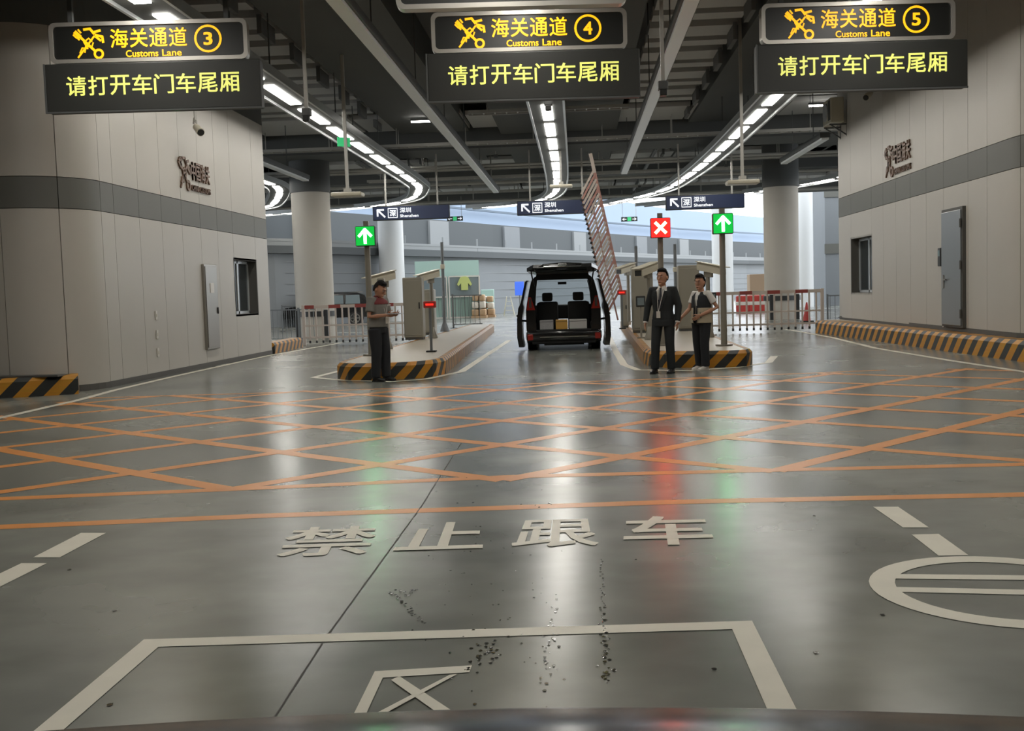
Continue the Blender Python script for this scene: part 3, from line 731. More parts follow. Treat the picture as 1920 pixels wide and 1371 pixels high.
def lane_sign(X, digit, label, lab2):
    Y = 16.9 + (X + .65) * math.tan(GA)
    t = thing('lane_sign', label, 'sign', (X, Y, 5.53), GA)
    lightbox(t, 3.05, .62, .16)
    pn = lambda cx_, cz_, s_: (lambda u, v: (cx_ + u * s_, .022, cz_ + v * s_))
    b = MB(); emblem(b, pn(-.93, -.01, .48)); b.build('emblem', M['gold'], t, fix=False)
    for k, ch in enumerate('海关通道'):
        b = MB(); text_on(b, ch, (-.59 + k * .302, .022, -.09), (1, 0, 0), (0, 0, 1), .275, .29, 0.014); b.build('sign_character', M['gold'], t, fix=False)
    for wd_, x_, l_ in (('Customs', -.36, .50), ('Lane', .20, .30)):
        b = MB(); text_on(b, wd_, (x_, .022, -.235), (1, 0, 0), (0, 0, 1), l_, .105, 0.02); b.build('sign_caption', M['gold'], t, fix=False)
    b = MB(); ring(b, (0, 0), .195, .035, pn(.915, .015, 1.0)); text_on(b, digit, (.845, .022, -.085), (1, 0, 0), (0, 0, 1), .14, .2, 0.03); b.build('lane_number', M['gold'], t, fix=False)
    hang(t, (-1.2, 1.2), .31, .16)
    t2 = thing('led_board', lab2, 'LED display', (X + (.05), Y, 4.84), GA)
    MB().rbox(-1.66, 1.66, -.02, .2, -.37, .37, .02).build('housing', M['ledblack'], t2)
    MB().box(-1.66, 1.66, -.03, 0, -.385, -.36).box(-1.675, -1.65, -.03, 0, -.385, .37).build('bottom_trim', M['bed'], t2)
    for k, ch in enumerate('请打开车门车尾厢'):
        b = MB(); text_on(b, ch, (-1.335 + k * .337, -.0225, -.125), (1, 0, 0), (0, 0, 1), .305, .30, 0.012); b.build('led_character', M['ledyellow'], t2, fix=False)
    for x in (-1.0, 1.0): MB().box(x - .03, x + .03, .06, .12, .36, .38).build('bracket', M['bed'], t2)
lane_sign(-6.52, '3', 'gold lettered hanging light box over the left lane, number 3 in a circle', 'black LED board with lime characters over the left lane')
lane_sign(-0.64, '4', 'gold lettered hanging light box over the middle lane, number 4 in a circle', 'black LED board with lime characters over the middle lane')
lane_sign(4.50, '5', 'gold lettered hanging light box over the right lane, number 5 in a circle', 'black LED board with lime characters over the right lane')
t = thing('hanging_box', 'silver rimmed hanging box cut by the top edge above the number 4 box', 'sign', (-.72, 13.6, 5.29), GA)
lightbox(t, 2.9, .7, .18, .1); hang(t, (-1.1, 1.1), .4, .18)

# direction signs over the far lanes
def dir_sign(X, Y, label):
    t = thing('direction_sign', label, 'sign', (X, Y, 4.6), R(2))
    MB().rbox(-1.45, 1.45, 0, .16, -.27, .27, .03).build('housing', M['ledblack'], t)
    MB().box(-1.42, 1.42, -.012, 0, -.24, .24).build('face', M['blue'], t)
    P_ = lambda u, v: (u, -.016, v)
    b = MB(); stroke(b, [(-.99, -.14), (-1.24, .11)], .065, P_); stroke(b, [(-1.26, -.1), (-1.26, .13), (-1.03, .13)], .065, P_); b.build('arrow', M['signwhite'], t, fix=False)
    b = MB()
    for q in ([(-.86, -.17), (-.52, -.17), (-.52, .17), (-.86, .17), (-.86, -.17)],): stroke(b, q, .03, P_)
    text_on(b, '深', (-.81, -.016, -.12), (1, 0, 0), (0, 0, 1), .24, .24, .03); b.build('pictogram', M['signwhite'], t, fix=False)
    b = MB(); text_on(b, '深圳', (-.42, -.016, .0), (1, 0, 0), (0, 0, 1), .42, .19, .02); text_on(b, 'Shenzhen', (-.42, -.016, -.17), (1, 0, 0), (0, 0, 1), .7, .11, .03); b.build('lettering', M['signwhite'], t, fix=False)
    for x in (-.95, 1.0): MB().box(x - .03, x + .03, .05, .11, .27, ZS - 4.6).build('hanger_post', M['rod'], t)
dir_sign(-6.15, 40, 'blue direction sign hung over the left lane')
dir_sign(-.72, 40, 'blue direction sign hung over the middle lane above the van')
dir_sign(4.78, 40, 'blue direction sign hung over the right lane above the green arrow')

# exit signs hung on thin wires
def exit_sign(px, py, Y, label):
    p = gy(px, py, Y); t = thing('exit_sign', label, 'exit sign', p)
    MB().box(-.42, .42, 0, .05, -.12, .12).build('housing', M['exitdark'], t)
    P_ = lambda u, v: (u, -.006, v)
    b = MB()
    for s_ in (-1, 1):
        stroke(b, [(s_ * .16, 0), (s_ * .34, 0)], .04, P_); stroke(b, [(s_ * .27, .06), (s_ * .35, 0), (s_ * .27, -.06)], .03, P_)
    b.build('arrows', M['signwhite'], t, fix=False)
    b = MB(); b.add([P_(-.1, -.1), P_(.1, -.1), P_(.1, .1), P_(-.1, .1)], [(0, 1, 2, 3)]); b.build('symbol', M['exitgreen'], t, fix=False)
    for x in (-.35, .35): MB().box(x - .01, x + .01, .015, .035, .12, max(.3, 6.6 - p.z)).build('hanger_wire', M['rod'], t)
exit_sign(853, 410, 56, 'small exit sign with two arrows right of the left direction sign')
exit_sign(1180, 411, 56, 'small exit sign with two arrows left of the red cross')

# ------------------------------------------------------------------ drop rods with small devices, antennas, cameras on the ceiling
def drop_cam(px, py, Y, label, top=None):
    p = gy(px, py, Y); t = thing('hanging_sensor', label, 'sensor', p)
    MB().box(-.03, .03, -.03, .03, 0.05, (top or ZS) - p.z).build('pole', M['rod'], t)
    MB().rbox(-.08, .08, -.08, .08, -.06, .08, .015).build('housing', M['bed'], t); MB().rbox(-.06, .06, -.1, .04, -.16, -.06, .015).build('lens', M['black'], t)
drop_cam(575, 212, 19.5, 'sensor on a long drop pole beside the left light track')
drop_cam(1243, 162, 17.5, 'sensor on a long drop pole in front of the right rail')
drop_cam(1028, 192, 20.5, 'small sensor just under the lane 4 LED board', ZT + .06)
def antenna(px, py, Y, label, top=None):
    p = gy(px, py, Y); t = thing('lane_antenna', label, 'antenna', p)
    MB().box(-.035, .035, -.035, .035, .05, (top or ZS) - p.z).build('pole', M['rod'], t)
    MB().rbox(-.38, .38, -.22, .22, -.04, .06, .03).build('antenna_plate', M['camwhite'], t); MB().box(-.08, .08, -.08, .08, .06, .16).build('bracket', M['rod'], t)
antenna(652, 366, 26, 'flat lane antenna on a pole in front of the left grey column')
antenna(1392, 343, 26, 'flat lane antenna on a pole in front of the right grey column')
antenna(1052, 350, 36, 'flat lane antenna above the middle direction sign', ZT + .06)
# green emergency sign seen edge-on by the left track
p = gy(645, 266, 26); t = thing('edge_sign', 'small green sign beside the left light track', 'sign', p, R(30)); MB().box(-.16, .16, 0, .04, -.11, .11).build('housing', M['exitgreen'], t); MB().box(-.01, .01, .01, .03, .1, ZS - p.z).build('hanger_wire', M['rod'], t)
# bullet cameras in front of the office walls
def wall_cam(p, rz, label, pole):
    t = thing('bullet_camera', label, 'camera', p, rz)
    MB().loft([(0, 0, 0), (0, -.32, -.16)], [.075, .085], 12).build('body', M['camwhite'], t, smooth=True)
    MB().loft([(0, -.3, -.15), (0, -.335, -.168)], [.07, .07], 12).build('lens', M['black'], t)
    MB().tube([(0, -.05, -.02), (0, -.05, .12), (0, .12, .2), (0, .2, .1)], .02, 6).build('bracket', M['rod'], t, smooth=True)
    if pole: MB().box(-.025, .025, .0, .05, .1, ZS - p.z).build('pole', M['rod'], t)
wall_cam(gx(368, 238, -8.0), R(35), 'bullet camera on a drop pole in front of the left wall lettering', True)
wall_cam(gx(1632, 174, 7.6), R(-35), 'bullet camera under the lane 5 LED board by the right wall', True)
# air conditioner unit on the right wall
t = thing('air_conditioner', 'outdoor air conditioner unit on a bracket at the right wall end', 'air conditioner', (7.72, 32.2, 6.45))
MB().rbox(-.30, .08, -.5, .5, -.36, .36, .03).build('casing', M['camwhite'], t)
b = MB(); b.loft([(-.30, .1, 0), (-.33, .1, 0)], [.27, .27], 20); b.build('fan_grille', M['alu'], t)
g_ = MB()
for i in range(7): g_.box(-.315, -.30, -.45 + i * .035, -.43 + i * .035, -.28, .28)
g_.build('vent_slots', M['bed'], t)
MB().bar((-.3, -.35, -.4), (.2, -.35, -.4), .04).bar((-.3, .35, -.4), (.2, .35, -.4), .04).bar((-.25, -.35, -.42), (.2, -.35, -.72), .035).bar((-.25, .35, -.42), (.2, .35, -.72), .035).bar((.2, -.35, .3), (.2, -.35, -.75), .04).bar((.2, .35, .3), (.2, .35, -.75), .04).build('bracket', M['bed'], t)

# ================================================================== COLUMNS
def column(x, y, r, m_, label, collar=True):
    t = MB().loft([(x, y, 0), (x, y, ZS)], [r, r], 32).build('column', M[m_], smooth=True); tag(t, label, kind='structure')
    if collar:
        MB().loft([(x, y, 5.55), (x, y, ZS)], [r + .03, r + .03], 32).build('column_collar', M['coldark'], t, smooth=True)
        g_ = MB()
        for a in range(4):
            c = (x + (r + .04) * math.cos(PI / 4 + a * PI / 2), y + (r + .04) * math.sin(PI / 4 + a * PI / 2)); g_.box(c[0] - .07, c[0] + .07, c[1] - .07, c[1] + .07, 0, 1.05)
        g_.build('corner_guards', M['black'], t)
        MB().loft([(x, y, .8), (x, y, 1.0)], [r + .05, r + .05], 32).build('rubber_band', M['black'], t, smooth=True)
column(-10.2, 41.0, .74, 'concrete', 'thick grey column behind the left folding barrier')
column(8.65, 46.0, .72, 'concrete', 'thick grey column behind the right barrier')
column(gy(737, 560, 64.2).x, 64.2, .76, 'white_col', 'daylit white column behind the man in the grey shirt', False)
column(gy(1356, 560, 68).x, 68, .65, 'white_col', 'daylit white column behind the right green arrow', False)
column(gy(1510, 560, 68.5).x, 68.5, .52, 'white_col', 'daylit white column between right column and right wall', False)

# ================================================================== TRAFFIC ISLANDS AND KERBS
def kerb_ring(mb, pts, h_, wd, closed, slope, inner=True):
    """raised kerb following a ground outline: face, top; attribute s carries the stripe position"""
    P = [Vector(p) for p in pts]; n = len(P); s = [0.0]
    for a, b in zip(P[:-1], P[1:]): s.append(s[-1] + (b - a).length)
    prof = [(0, 0), (0, h_ * .8), (-.05, h_), (-wd, h_), (-wd, 0)]; vs = []; sv = []
    for i in range(n):
        t = (P[(i + 1) % n if closed else min(i + 1, n - 1)] - P[i - 1 if (closed or i) else 0]).normalized(); nn = Vector((t.y, -t.x))
        run = 0.0
        for k, (o_, z) in enumerate(prof):
            q = P[i] + nn * o_; vs.append((q.x, q.y, z)); run = z + (0 if k < 3 else (-o_ - .05)); sv.append(s[i] + slope * min(run, h_ + .1))
    m_ = len(prof); fs = [(i * m_ + k, (i + 1) * m_ + k, (i + 1) * m_ + k + 1, i * m_ + k + 1) for i in range(n - 1) for k in range(m_ - 1)]
    fs += [tuple(range(m_)), tuple(reversed(range((n - 1) * m_, n * m_)))]
    return mb.add(vs, fs, 0, sv)
def resample(pts, d=.25):
    p = Path(pts); n = max(2, int(p.s[-1] / d)); return [tuple(p.at(p.s[-1] * i / n)[0]) for i in range(n + 1)]
def island(outline, label, back):
    t = thing('traffic_island', label, 'traffic island', (0, 0, 0))
    pts = resample(outline, .12)
    kerb_ring(MB(), pts, .30, .14, False, -1.0).build('kerb_edge', M['isl'], t, attr=True)
    P = [Vector((*p, .296)) for p in outline]; P2 = []
    c = sum((p for p in P), Vector()) / len(P)
    for p in P: P2.append(Vector((p.x + (.1 if p.x < c.x else -.1), p.y + (.1 if p.y < c.y else 0), .296)))
    MB().prism([(p.x, p.y, 0.0) for p in P2], (0, 0, .296)).build('deck', M['deck'], t)
    return t
# outline runs with the kerb face on the right-hand side of travel (counter-clockwise)
island([(-4.25, 41), (-4.46, 19.7), (-4.40, 19.1), (-4.1, 18.72), (-3.5, 18.56), (-2.95, 18.72), (-2.6, 19.1), (-2.49, 19.7), (-3.25, 41)], 'raised left island with hazard striped kerb beside the man in grey', 41)
island([(1.6, 41), (1.25, 21.0), (1.32, 20.2), (1.6, 19.75), (2.1, 19.55), (2.7, 19.45), (3.05, 19.55), (3.2, 19.95), (3.45, 41)], 'raised right island with hazard striped kerb behind the two standing people', 41)
def kerb(pts, label, h_=.34, wd=.35):
    t = thing('striped_kerb', label, 'kerb', (0, 0, 0)); kerb_ring(MB(), resample(pts, .3), h_, wd, False, -1.0).build('kerb_body', M['kerb'], t, attr=True); return t
kerb([(-22, 16.83), (-9.47, 16.86), (-8.40, 17.35)], 'hazard striped kerb at the left edge in front of the left wall corner', .32, .5)
tk = [o for o in COL.objects if o.name == 'striped_kerb'][0]
MB().box(-22, -8.62, 17.1, 17.36, .315, .345).build('cap', M['skirt'], tk)
kerb([(-8.38, 28.95), (-8.44, 31.0), (-8.5, 32.4)], 'short striped kerb at the far end of the left wall', .3, .4)
kerb([(22, 17.2), (9.5, 17.55), (8.4, 17.95), (7.62, 18.7), (7.48, 21.5), (7.36, 25), (7.18, 29), (7.02, 32.2)][::-1], 'long hazard striped kerb along the foot of the right wall', .37, .55)
# apron that carries the right wall foot behind the kerb
tag(MB().prism([(22, 17.6, 0), (9.5, 17.95, 0), (8.5, 18.3, 0), (7.85, 19.0, 0), (7.7, 25, 0), (7.45, 32.9, 0), (22, 32.9, 0)], (0, 0, .36)).build('trim_2', M['deck']), 'raised concrete apron under the right wall', kind='structure')

# ================================================================== LANE EQUIPMENT
def signal(x, y, face, sym, kind, label):
    t = thing('lane_signal', label, 'traffic light', (x, y, .3))
    MB().loft([(0, 0, 0), (0, 0, .03)], [.17, .17], 16).build('base_plate', M['steel'], t); MB().loft([(0, 0, .03), (0, 0, 2.65)], [.062, .055], 14).build('pole', M['polegrey'], t, smooth=True)
    hs = MB().rbox(-.2, .2, -.16, -.02, 2.18, 2.58, .02).build('signal_housing', M['black'], t)
    MB().box(-.185, .185, -.168, -.16, 2.195, 2.565).build('signal_face', M[face], hs)
    P_ = lambda u, v: (u, -.172, 2.38 + v)
    b = MB()
    if kind == 'arrow': stroke(b, [(0, -.14), (0, .12)], .055, P_); stroke(b, [(-.12, 0.0), (0, .13), (.12, 0.0)], .05, P_)
    else: stroke(b, [(-.10, -.10), (.10, .10)], .06, P_); stroke(b, [(-.10, .10), (.10, -.10)], .06, P_)
    b.build('signal_symbol', M[sym], hs, fix=False)
    MB().box(-.05, .05, -.06, .06, 2.58, 2.68).build('top_bracket', M['polegrey'], t)
signal(-4.17, 21.2, 'greenface', 'greenlight', 'arrow', 'green arrow lane signal on the left island pole')
signal(2.85, 21.2, 'greenface', 'greenlight', 'arrow', 'green arrow lane signal on the right island pole')
signal(1.70, 21.9, 'redface', 'redlight', 'cross', 'red cross lane signal behind the man in the black suit')
def post_camera(x, y, h_, rz, label, tilt=-.14, flared=True):
    t = thing('post_camera', label, 'camera', (x, y, .3), rz)
    if flared: MB().loft([(0, 0, 0), (0, 0, .04), (0, 0, .30)], [.13, .13, .05], 12).build('base', M['polegrey'], t, smooth=True)
    MB().loft([(0, 0, .2), (0, 0, h_ - .1)], [.05, .05], 12).build('pole', M['polegrey'], t, smooth=True)
    b = MB(); b.prism([(-.11, .22, h_ + .06), (.11, .22, h_ + .06), (.11, .22, h_ + .19), (.07, .22, h_ + .24), (-.07, .22, h_ + .24), (-.11, .22, h_ + .19)], (0, -.62, tilt)); b.build('camera_housing', M['camwhite'], t)
    b = MB(); b.prism([(-.13, .24, h_ + .245), (.13, .24, h_ + .245), (.13, .24, h_ + .265), (-.13, .24, h_ + .265)], (0, -.74, tilt * 1.15)); b.build('sun_shield', M['camwhite'], t)
    MB().box(-.085, .085, -.415, -.40, h_ + .075 + tilt, h_ + .2 + tilt).build('lens_window', M['black'], t)
    MB().rbox(-.05, .05, -.12, .08, h_ - .12, h_ + .02, .01).build('bracket', M['polegrey'], t)
    MB().rbox(-.09, .09, -.16, -.08, h_ - .02, h_ + .05, .01).build('fill_light', M['black'], t)
post_camera(-4.28, 23.6, 1.50, R(-55), 'cream camera on a post behind the man in the grey shirt')
post_camera(-3.98, 29.0, 1.62, R(-50), 'cream camera on a post right of the left grey cabinet')
post_camera(1.63, 24.55, 1.52, R(-40), 'cream camera on a flared post left of the man in the suit')
post_camera(3.0, 24.9, 1.50, R(60), 'cream camera on a flared post behind the woman in the vest')
post_camera(1.52, 32.2, 1.70, R(-45), 'small camera on a post behind the raised barrier', flared=False)
def kiosk(x, y, w_, d, h_, rz, label, m_='cabinet'):
    t = thing('lane_kiosk', label, 'kiosk', (x, y, .3), rz)
    MB().rbox(-w_ / 2, w_ / 2, -d / 2, d / 2, .06, h_, .025).build('body', M[m_], t); MB().box(-w_ / 2 + .02, w_ / 2 - .02, -d / 2 + .02, d / 2 - .02, 0, .07).build('plinth', M['skirt'], t)
    dd_ = MB().rbox(-w_ / 2 + .03, w_ / 2 - .03, -d / 2 - .012, -d / 2 + .01, .12, h_ - .08, .006).build('door', M[m_], t); MB().box(w_ / 2 - .10, w_ / 2 - .07, -d / 2 - .03, -d / 2 - .01, h_ * .5, h_ * .6).build('lock', M['black'], dd_)
    return t
kiosk(-4.38, 28.4, .52, .45, 1.66, 0, 'tall grey cabinet on the left island beside the man in grey')
kiosk(-4.42, 31.7, .34, .4, 1.35, 0, 'narrow barrier cabinet behind the tall cabinet on the left island')
kiosk(1.72, 28.8, .56, .5, 1.76, 0, 'tall grey cabinet on the right island left of the man in the suit')
kiosk(2.98, 29.1, .56, .5, 1.76, 0, 'tall grey cabinet on the right island between the two people')
kiosk(1.42, 32.8, .24, .3, 1.15, 0, 'narrow barrier cabinet at the foot of the raised barrier')
kiosk(-4.02, 21.75, .15, .15, 1.55, 0, 'slim grey cabinet behind the left green signal pole')
# small screens on arms beside the right cabinets
def reader(x, y, z, s_, label):
    t = thing('card_reader', label, 'card reader', (x, y, z)); MB().rbox(-.11, .11, -.04, .04, -.13, .13, .02).build('housing', M['black'], t); MB().box(-.08, .08, -.046, -.04, -.09, .09).build('screen', M['glassbright'], t)
    MB().bar((0, .02, -.12), (0, .02, .3 - z), .045).build('stand', M['polegrey'], t); MB().box(-.1, .1, -.08, .12, .3 - z, .33 - z).build('base', M['polegrey'], t)
reader(1.48, 25.4, 1.17, 1, 'black card reader on a stand beside the suited man')
reader(3.18, 25.7, 1.2, 1, 'black card reader on a stand behind the woman in the vest')
# red indicator lamps
def indicator(x, y, z, label):
    t = thing('indicator_lamp', label, 'lamp', (x, y, z)); MB().rbox(-.13, .13, -.06, .06, -.07, .07, .02).build('red_housing', M['red'], t)
    MB().box(-.08, .08, -.066, -.06, -.02, .02).build('lit_strip', M['redled'], t); MB().bar((0, 0, -.07), (0, 0, .3 - z), .05).build('stand', M['fence'], t); MB().box(-.1, .1, -.1, .1, .3 - z, .33 - z).build('base', M['black'], t)
indicator(-3.05, 21.9, 1.28, 'red stop lamp on a thin black stand on the left island')
indicator(1.30, 31.8, 1.38, 'red stop lamp at the foot of the raised barrier')
indicator(2.42, 28.4, 1.42, 'red lamp between the suited man and the right cabinet')
# slender posts at the back of the islands
def back_post(x, y, h_, label):
    t = thing('slim_post', label, 'post', (x, y, .3)); MB().loft([(0, 0, 0), (0, 0, .03), (0, 0, .3)], [.15, .15, .06], 12).build('base', M['fence'], t, smooth=True)
    MB().loft([(0, 0, .1), (0, 0, h_)], [.055, .05], 12).build('pole', M['fence'], t, smooth=True); MB().rbox(-.07, .07, -.07, .07, h_ - .85, h_ - .7, .02).build('clamp', M['camwhite'], t)
back_post(-4.28, 34.0, 2.85, 'tall slim grey post at the back of the left island')
back_post(1.85, 33.6, 2.5, 'tall slim grey post at the back of the right island behind the barrier')
back_post(3.0, 33.0, 2.5, 'slim grey post behind the red cross signal')

# ------------------------------------------------------------------ fence barriers
def fence_barrier(x0, x1, y, top, label, ang=0.0, hinge=1):
    """closed fence boom: top rail, middle rail, lower rail and hanging bars with black feet"""
    t = thing('fence_barrier', label, 'barrier', (x0, y, 0), ang); L = x1 - x0
    tr = MB(); n = int(L / .21)
    MB().box(0, L, -.035, .035, top - .07, top + .03).build('top_rail', M['barwhite'], t)
    for i in range(0, n, 4): MB().box(i * L / n, (i + 1.8) * L / n, -.04, .04, top - .075, top + .035).build('red_band', M['bandred'], t)
    MB().box(0, L, -.02, .02, top * .5 - .02, top * .5 + .03).build('middle_rail', M['barwhite'], t); MB().box(0, L, -.02, .02, .22, .28).build('lower_rail', M['barwhite'], t)
    for i in range(n + 1):
        x = i * L / n; q = MB().box(x - .025, x + .025, -.018, .018, .14, top).build('bar', M['barwhite'], t); MB().box(x - .03, x + .03, -.024, .024, .07, .15).build('foot', M['black'], q)
    for x in ((0.03,) if hinge else (L - .03,)): MB().rbox(x - .05, x + .05, -.05, .05, 0, top + .05, .01).build('end_post', M['barwhite'], t)
    return t
fence_barrier(-8.75, -4.5, 33.5, 1.24, 'lowered fence barrier across the left lane')
fence_barrier(3.3, 7.55, 33.5, 1.26, 'lowered fence barrier across the right lane', 0, 0)
# raised boom of the middle lane
p0 = gy(1174, 588, 33.0); p1 = gy(1107, 288, 33.0); p1 = Vector((p1.x, 33.0, p1.z)); p0 = Vector((p0.x, 33.0, p0.z))
t = thing('raised_barrier', 'raised fence barrier leaning beside the van', 'barrier', p0)
D = p1 - p0; Ln = D.length
MB().bar((0, 0, 0), D, .09, .07, up=(0, 1, 0)).build('main_rail', M['rustred'], t)
MB().bar(D * .88, D, .1, .08, up=(0, 1, 0)).build('rail_tip', M['barwhite'], t)
off = Vector((-.42, 0, -.75)); nb = 26
r2a, r2b = off * .52, D * .9 + off * .52; r3a, r3b = off * .98, D * .86 + off * .98
MB().bar(r2a + D * .04, r2b - D * .05, .05, .04, up=(0, 1, 0)).build('middle_rail', M['rustred'], t); MB().bar(r3a + D * .14, r3b, .05, .04, up=(0, 1, 0)).build('lower_rail', M['rustred'], t)
for i in range(nb):
    a = D * (.16 + .74 * i / (nb - 1)); q = MB().bar(a + Vector((0, -.03, 0)), a + off + Vector((0, -.03, 0)), .065, .03, up=(0, 1, 0)).build('bar', M['barwhite' if i % 3 else 'rustred'], t)
    MB().bar(a + off * .98 + Vector((0, -.03, 0)), a + off * 1.07 + Vector((0, -.03, 0)), .065, .05, up=(0, 1, 0)).build('foot', M['black'], q)
MB().rbox(-.12, .14, -.06, .2, -.35, .12, .02).build('pivot_head', M['barwhite'], t)

# ------------------------------------------------------------------ railings beyond the islands
def railing(x0, y0, x1, y1, h_, label, gap=.16, z=0.0, m_='fence'):
    d = Vector((x1 - x0, y1 - y0, 0)); L = d.length; t = thing('railing', label, 'railing', (x0, y0, z), math.atan2(d.y, d.x))
    MB().box(0, L, -.02, .02, h_ - .04, h_).build('top_rail', M[m_], t); MB().box(0, L, -.015, .015, .12, .15).build('bottom_rail', M[m_], t)
    n = int(L / gap)
    for i in range(n): MB().box((i + .5) * L / n - .009, (i + .5) * L / n + .009, -.009, .009, .15, h_ - .04).build('bar', M[m_], t)
    for i in range(int(L / 2.0) + 1):
        x = min(L, i * 2.0); MB().box(x - .03, x + .03, -.03, .03, .02, h_ + .04).build('post', M[m_], t); MB().box(x - .12, x + .12, -.12, .12, 0, .02).build('base_plate', M['black'], t)
railing(-4.35, 37.0, -3.35, 37.2, 1.15, 'short railing across the back of the left island', z=.3)
railing(-11.6, 36.5, -9.0, 36.2, 1.15, 'grey railing beside the left office block end')
railing(8.6, 37.5, 11.4, 37.0, 1.05, 'grey railing beside the right office block end')
railing(2.0, 38.6, 3.4, 38.6, 1.1, 'short railing across the back of the right island', z=.3)

# ================================================================== FAR BACKGROUND (daylit ramp, canopy, yard)
rw = [(-34, 42), (-22, 51), (-16.3, 57), (-7, 75), (-3.4, 83), (7.5, 105), (20, 128), (40, 158)]
RP = Path(rw)
bk = MB()
vs = []
for x, y in rw: vs += [(x, y, 0), (x, y, 4.35)]
wbk = bk.add(vs, [(2 * i, 2 * i + 2, 2 * i + 3, 2 * i + 1) for i in range(len(rw) - 1)]).build('wall_back', M['wallgrey'], fix=False); tag(wbk, 'blue grey ramp wall beyond the lanes', kind='structure')
for z in (1.15, 1.75, 2.35, 2.95, 3.55): sweep(MB(), RP, 0, RP.s[-1], .02, .05, z, z + .03, st=6).build('wall_rib', M['parapet'], wbk, fix=False)
pp = MB(); sweep(pp, RP, 0, RP.s[-1], .25, .6, 4.0, 4.42, st=4); o = pp.build('ledge', M['walldark'], wbk, fix=False)
rl = thing('ramp_railing', 'long grey handrail on top of the ramp wall', 'railing', (0, 0, 0))
sweep(MB(), RP, 0, RP.s[-1], .45, .12, 4.66, 4.80, st=4).build('handrail', M['parapet'], rl, fix=False); sweep(MB(), RP, 0, RP.s[-1], .45, .08, 4.40, 4.66, st=4).build('infill_rail', M['parapet'], rl, fix=False)
s = 1.0
while s < RP.s[-1]:
    p_, _ = RP.at(s); n_ = RP.smooth_n(s) * .4; MB().box(p_.x + n_.x - .05, p_.x + n_.x + .05, p_.y + n_.y - .05, p_.y + n_.y + .05, 4.4, 5.3).build('post', M['parapet'], rl); s += 4.2
# upper building behind the ramp: dark and pale panels
ub = [(x - 3.5, y + 6) for x, y in rw]; UP = Path(ub); upw = core('wall_upper', UP, 3.5, 7.2, M['walldark'], off=0.0); tag(upw, 'dark upper wall behind the ramp railing', kind='structure')
s = 3.0; i = 0
while s < UP.s[-1] - 5:
    L = 4.5 if i % 2 else 2.6
    if i % 2 == 0:
        sweep(MB(), UP, s, s + L, .1, .2, 4.4, 7.1, st=3).build('wall_panel', M['parapet' if i % 4 else 'wallgrey'], upw, fix=False)
    s += L + (1.5 + 3 * ((i * 7) % 3) / 2); i += 1
# pale blue canopy rising behind
cn = [(x - 6, y + 14) for x, y in rw]; CN = Path(cn)
cz = MB(); vs = []
tops = [16, 15.5, 15, 14, 13.2, 12.4, 12, 12]
for (x, y), zt in zip(cn, tops): vs += [(x, y, 6.4), (x - 1.5, y + 2.5, zt)]
can = cz.add(vs, [(2 * i, 2 * i + 2, 2 * i + 3, 2 * i + 1) for i in range(len(cn) - 1)]).build('wall_canopy', M['bluewall'], fix=False); tag(can, 'pale blue canopy wall outside beyond the ramp', kind='structure')
sweep(MB(), Path([(x - .6, y + 1.0) for x, y in cn]), 0, CN.s[-1], .6, .25, 9.1, 9.28, st=4).build('canopy_joint', M['blueline'], can, fix=False)
# dark office block with bands beyond the right wall
ob = MB().box(15.95, 26, 70, 80, 0, 7.7).build('wall_far_right', M['wallgrey']); tag(ob, 'distant grey block between right column and right wall', kind='structure')
for z0, z1 in ((3.35, 3.98), (6.95, 7.7)): MB().box(15.9, 26, 69.94, 70, z0, z1).build('band_panel', M['band'], ob)
# pale mobile fences / yard railing
railing(-13.9, 49.5, -11.5, 50, 1.2, 'dark railing beyond the left block in the daylight', .2)
railing(11.0, 45.5, 14.5, 45.2, 2.3, 'tall dark railing beside the distant grey block', .25)
p = Vector((12.9, 45.3, 1.05)); t = thing('floor_exit_sign', 'small lit green exit sign on the tall railing', 'exit sign', p); MB().box(-.42, .42, -.05, 0, -.14, .14).build('housing', M['exitgreen'], t); 
P_ = lambda u, v: (u, -.056, v)
b = MB(); stroke(b, [(-.3, 0), (-.1, 0)], .05, P_); stroke(b, [(-.2, .08), (-.3, 0), (-.2, -.08)], .04, P_); b.build('arrow', M['signwhite'], t, fix=False)

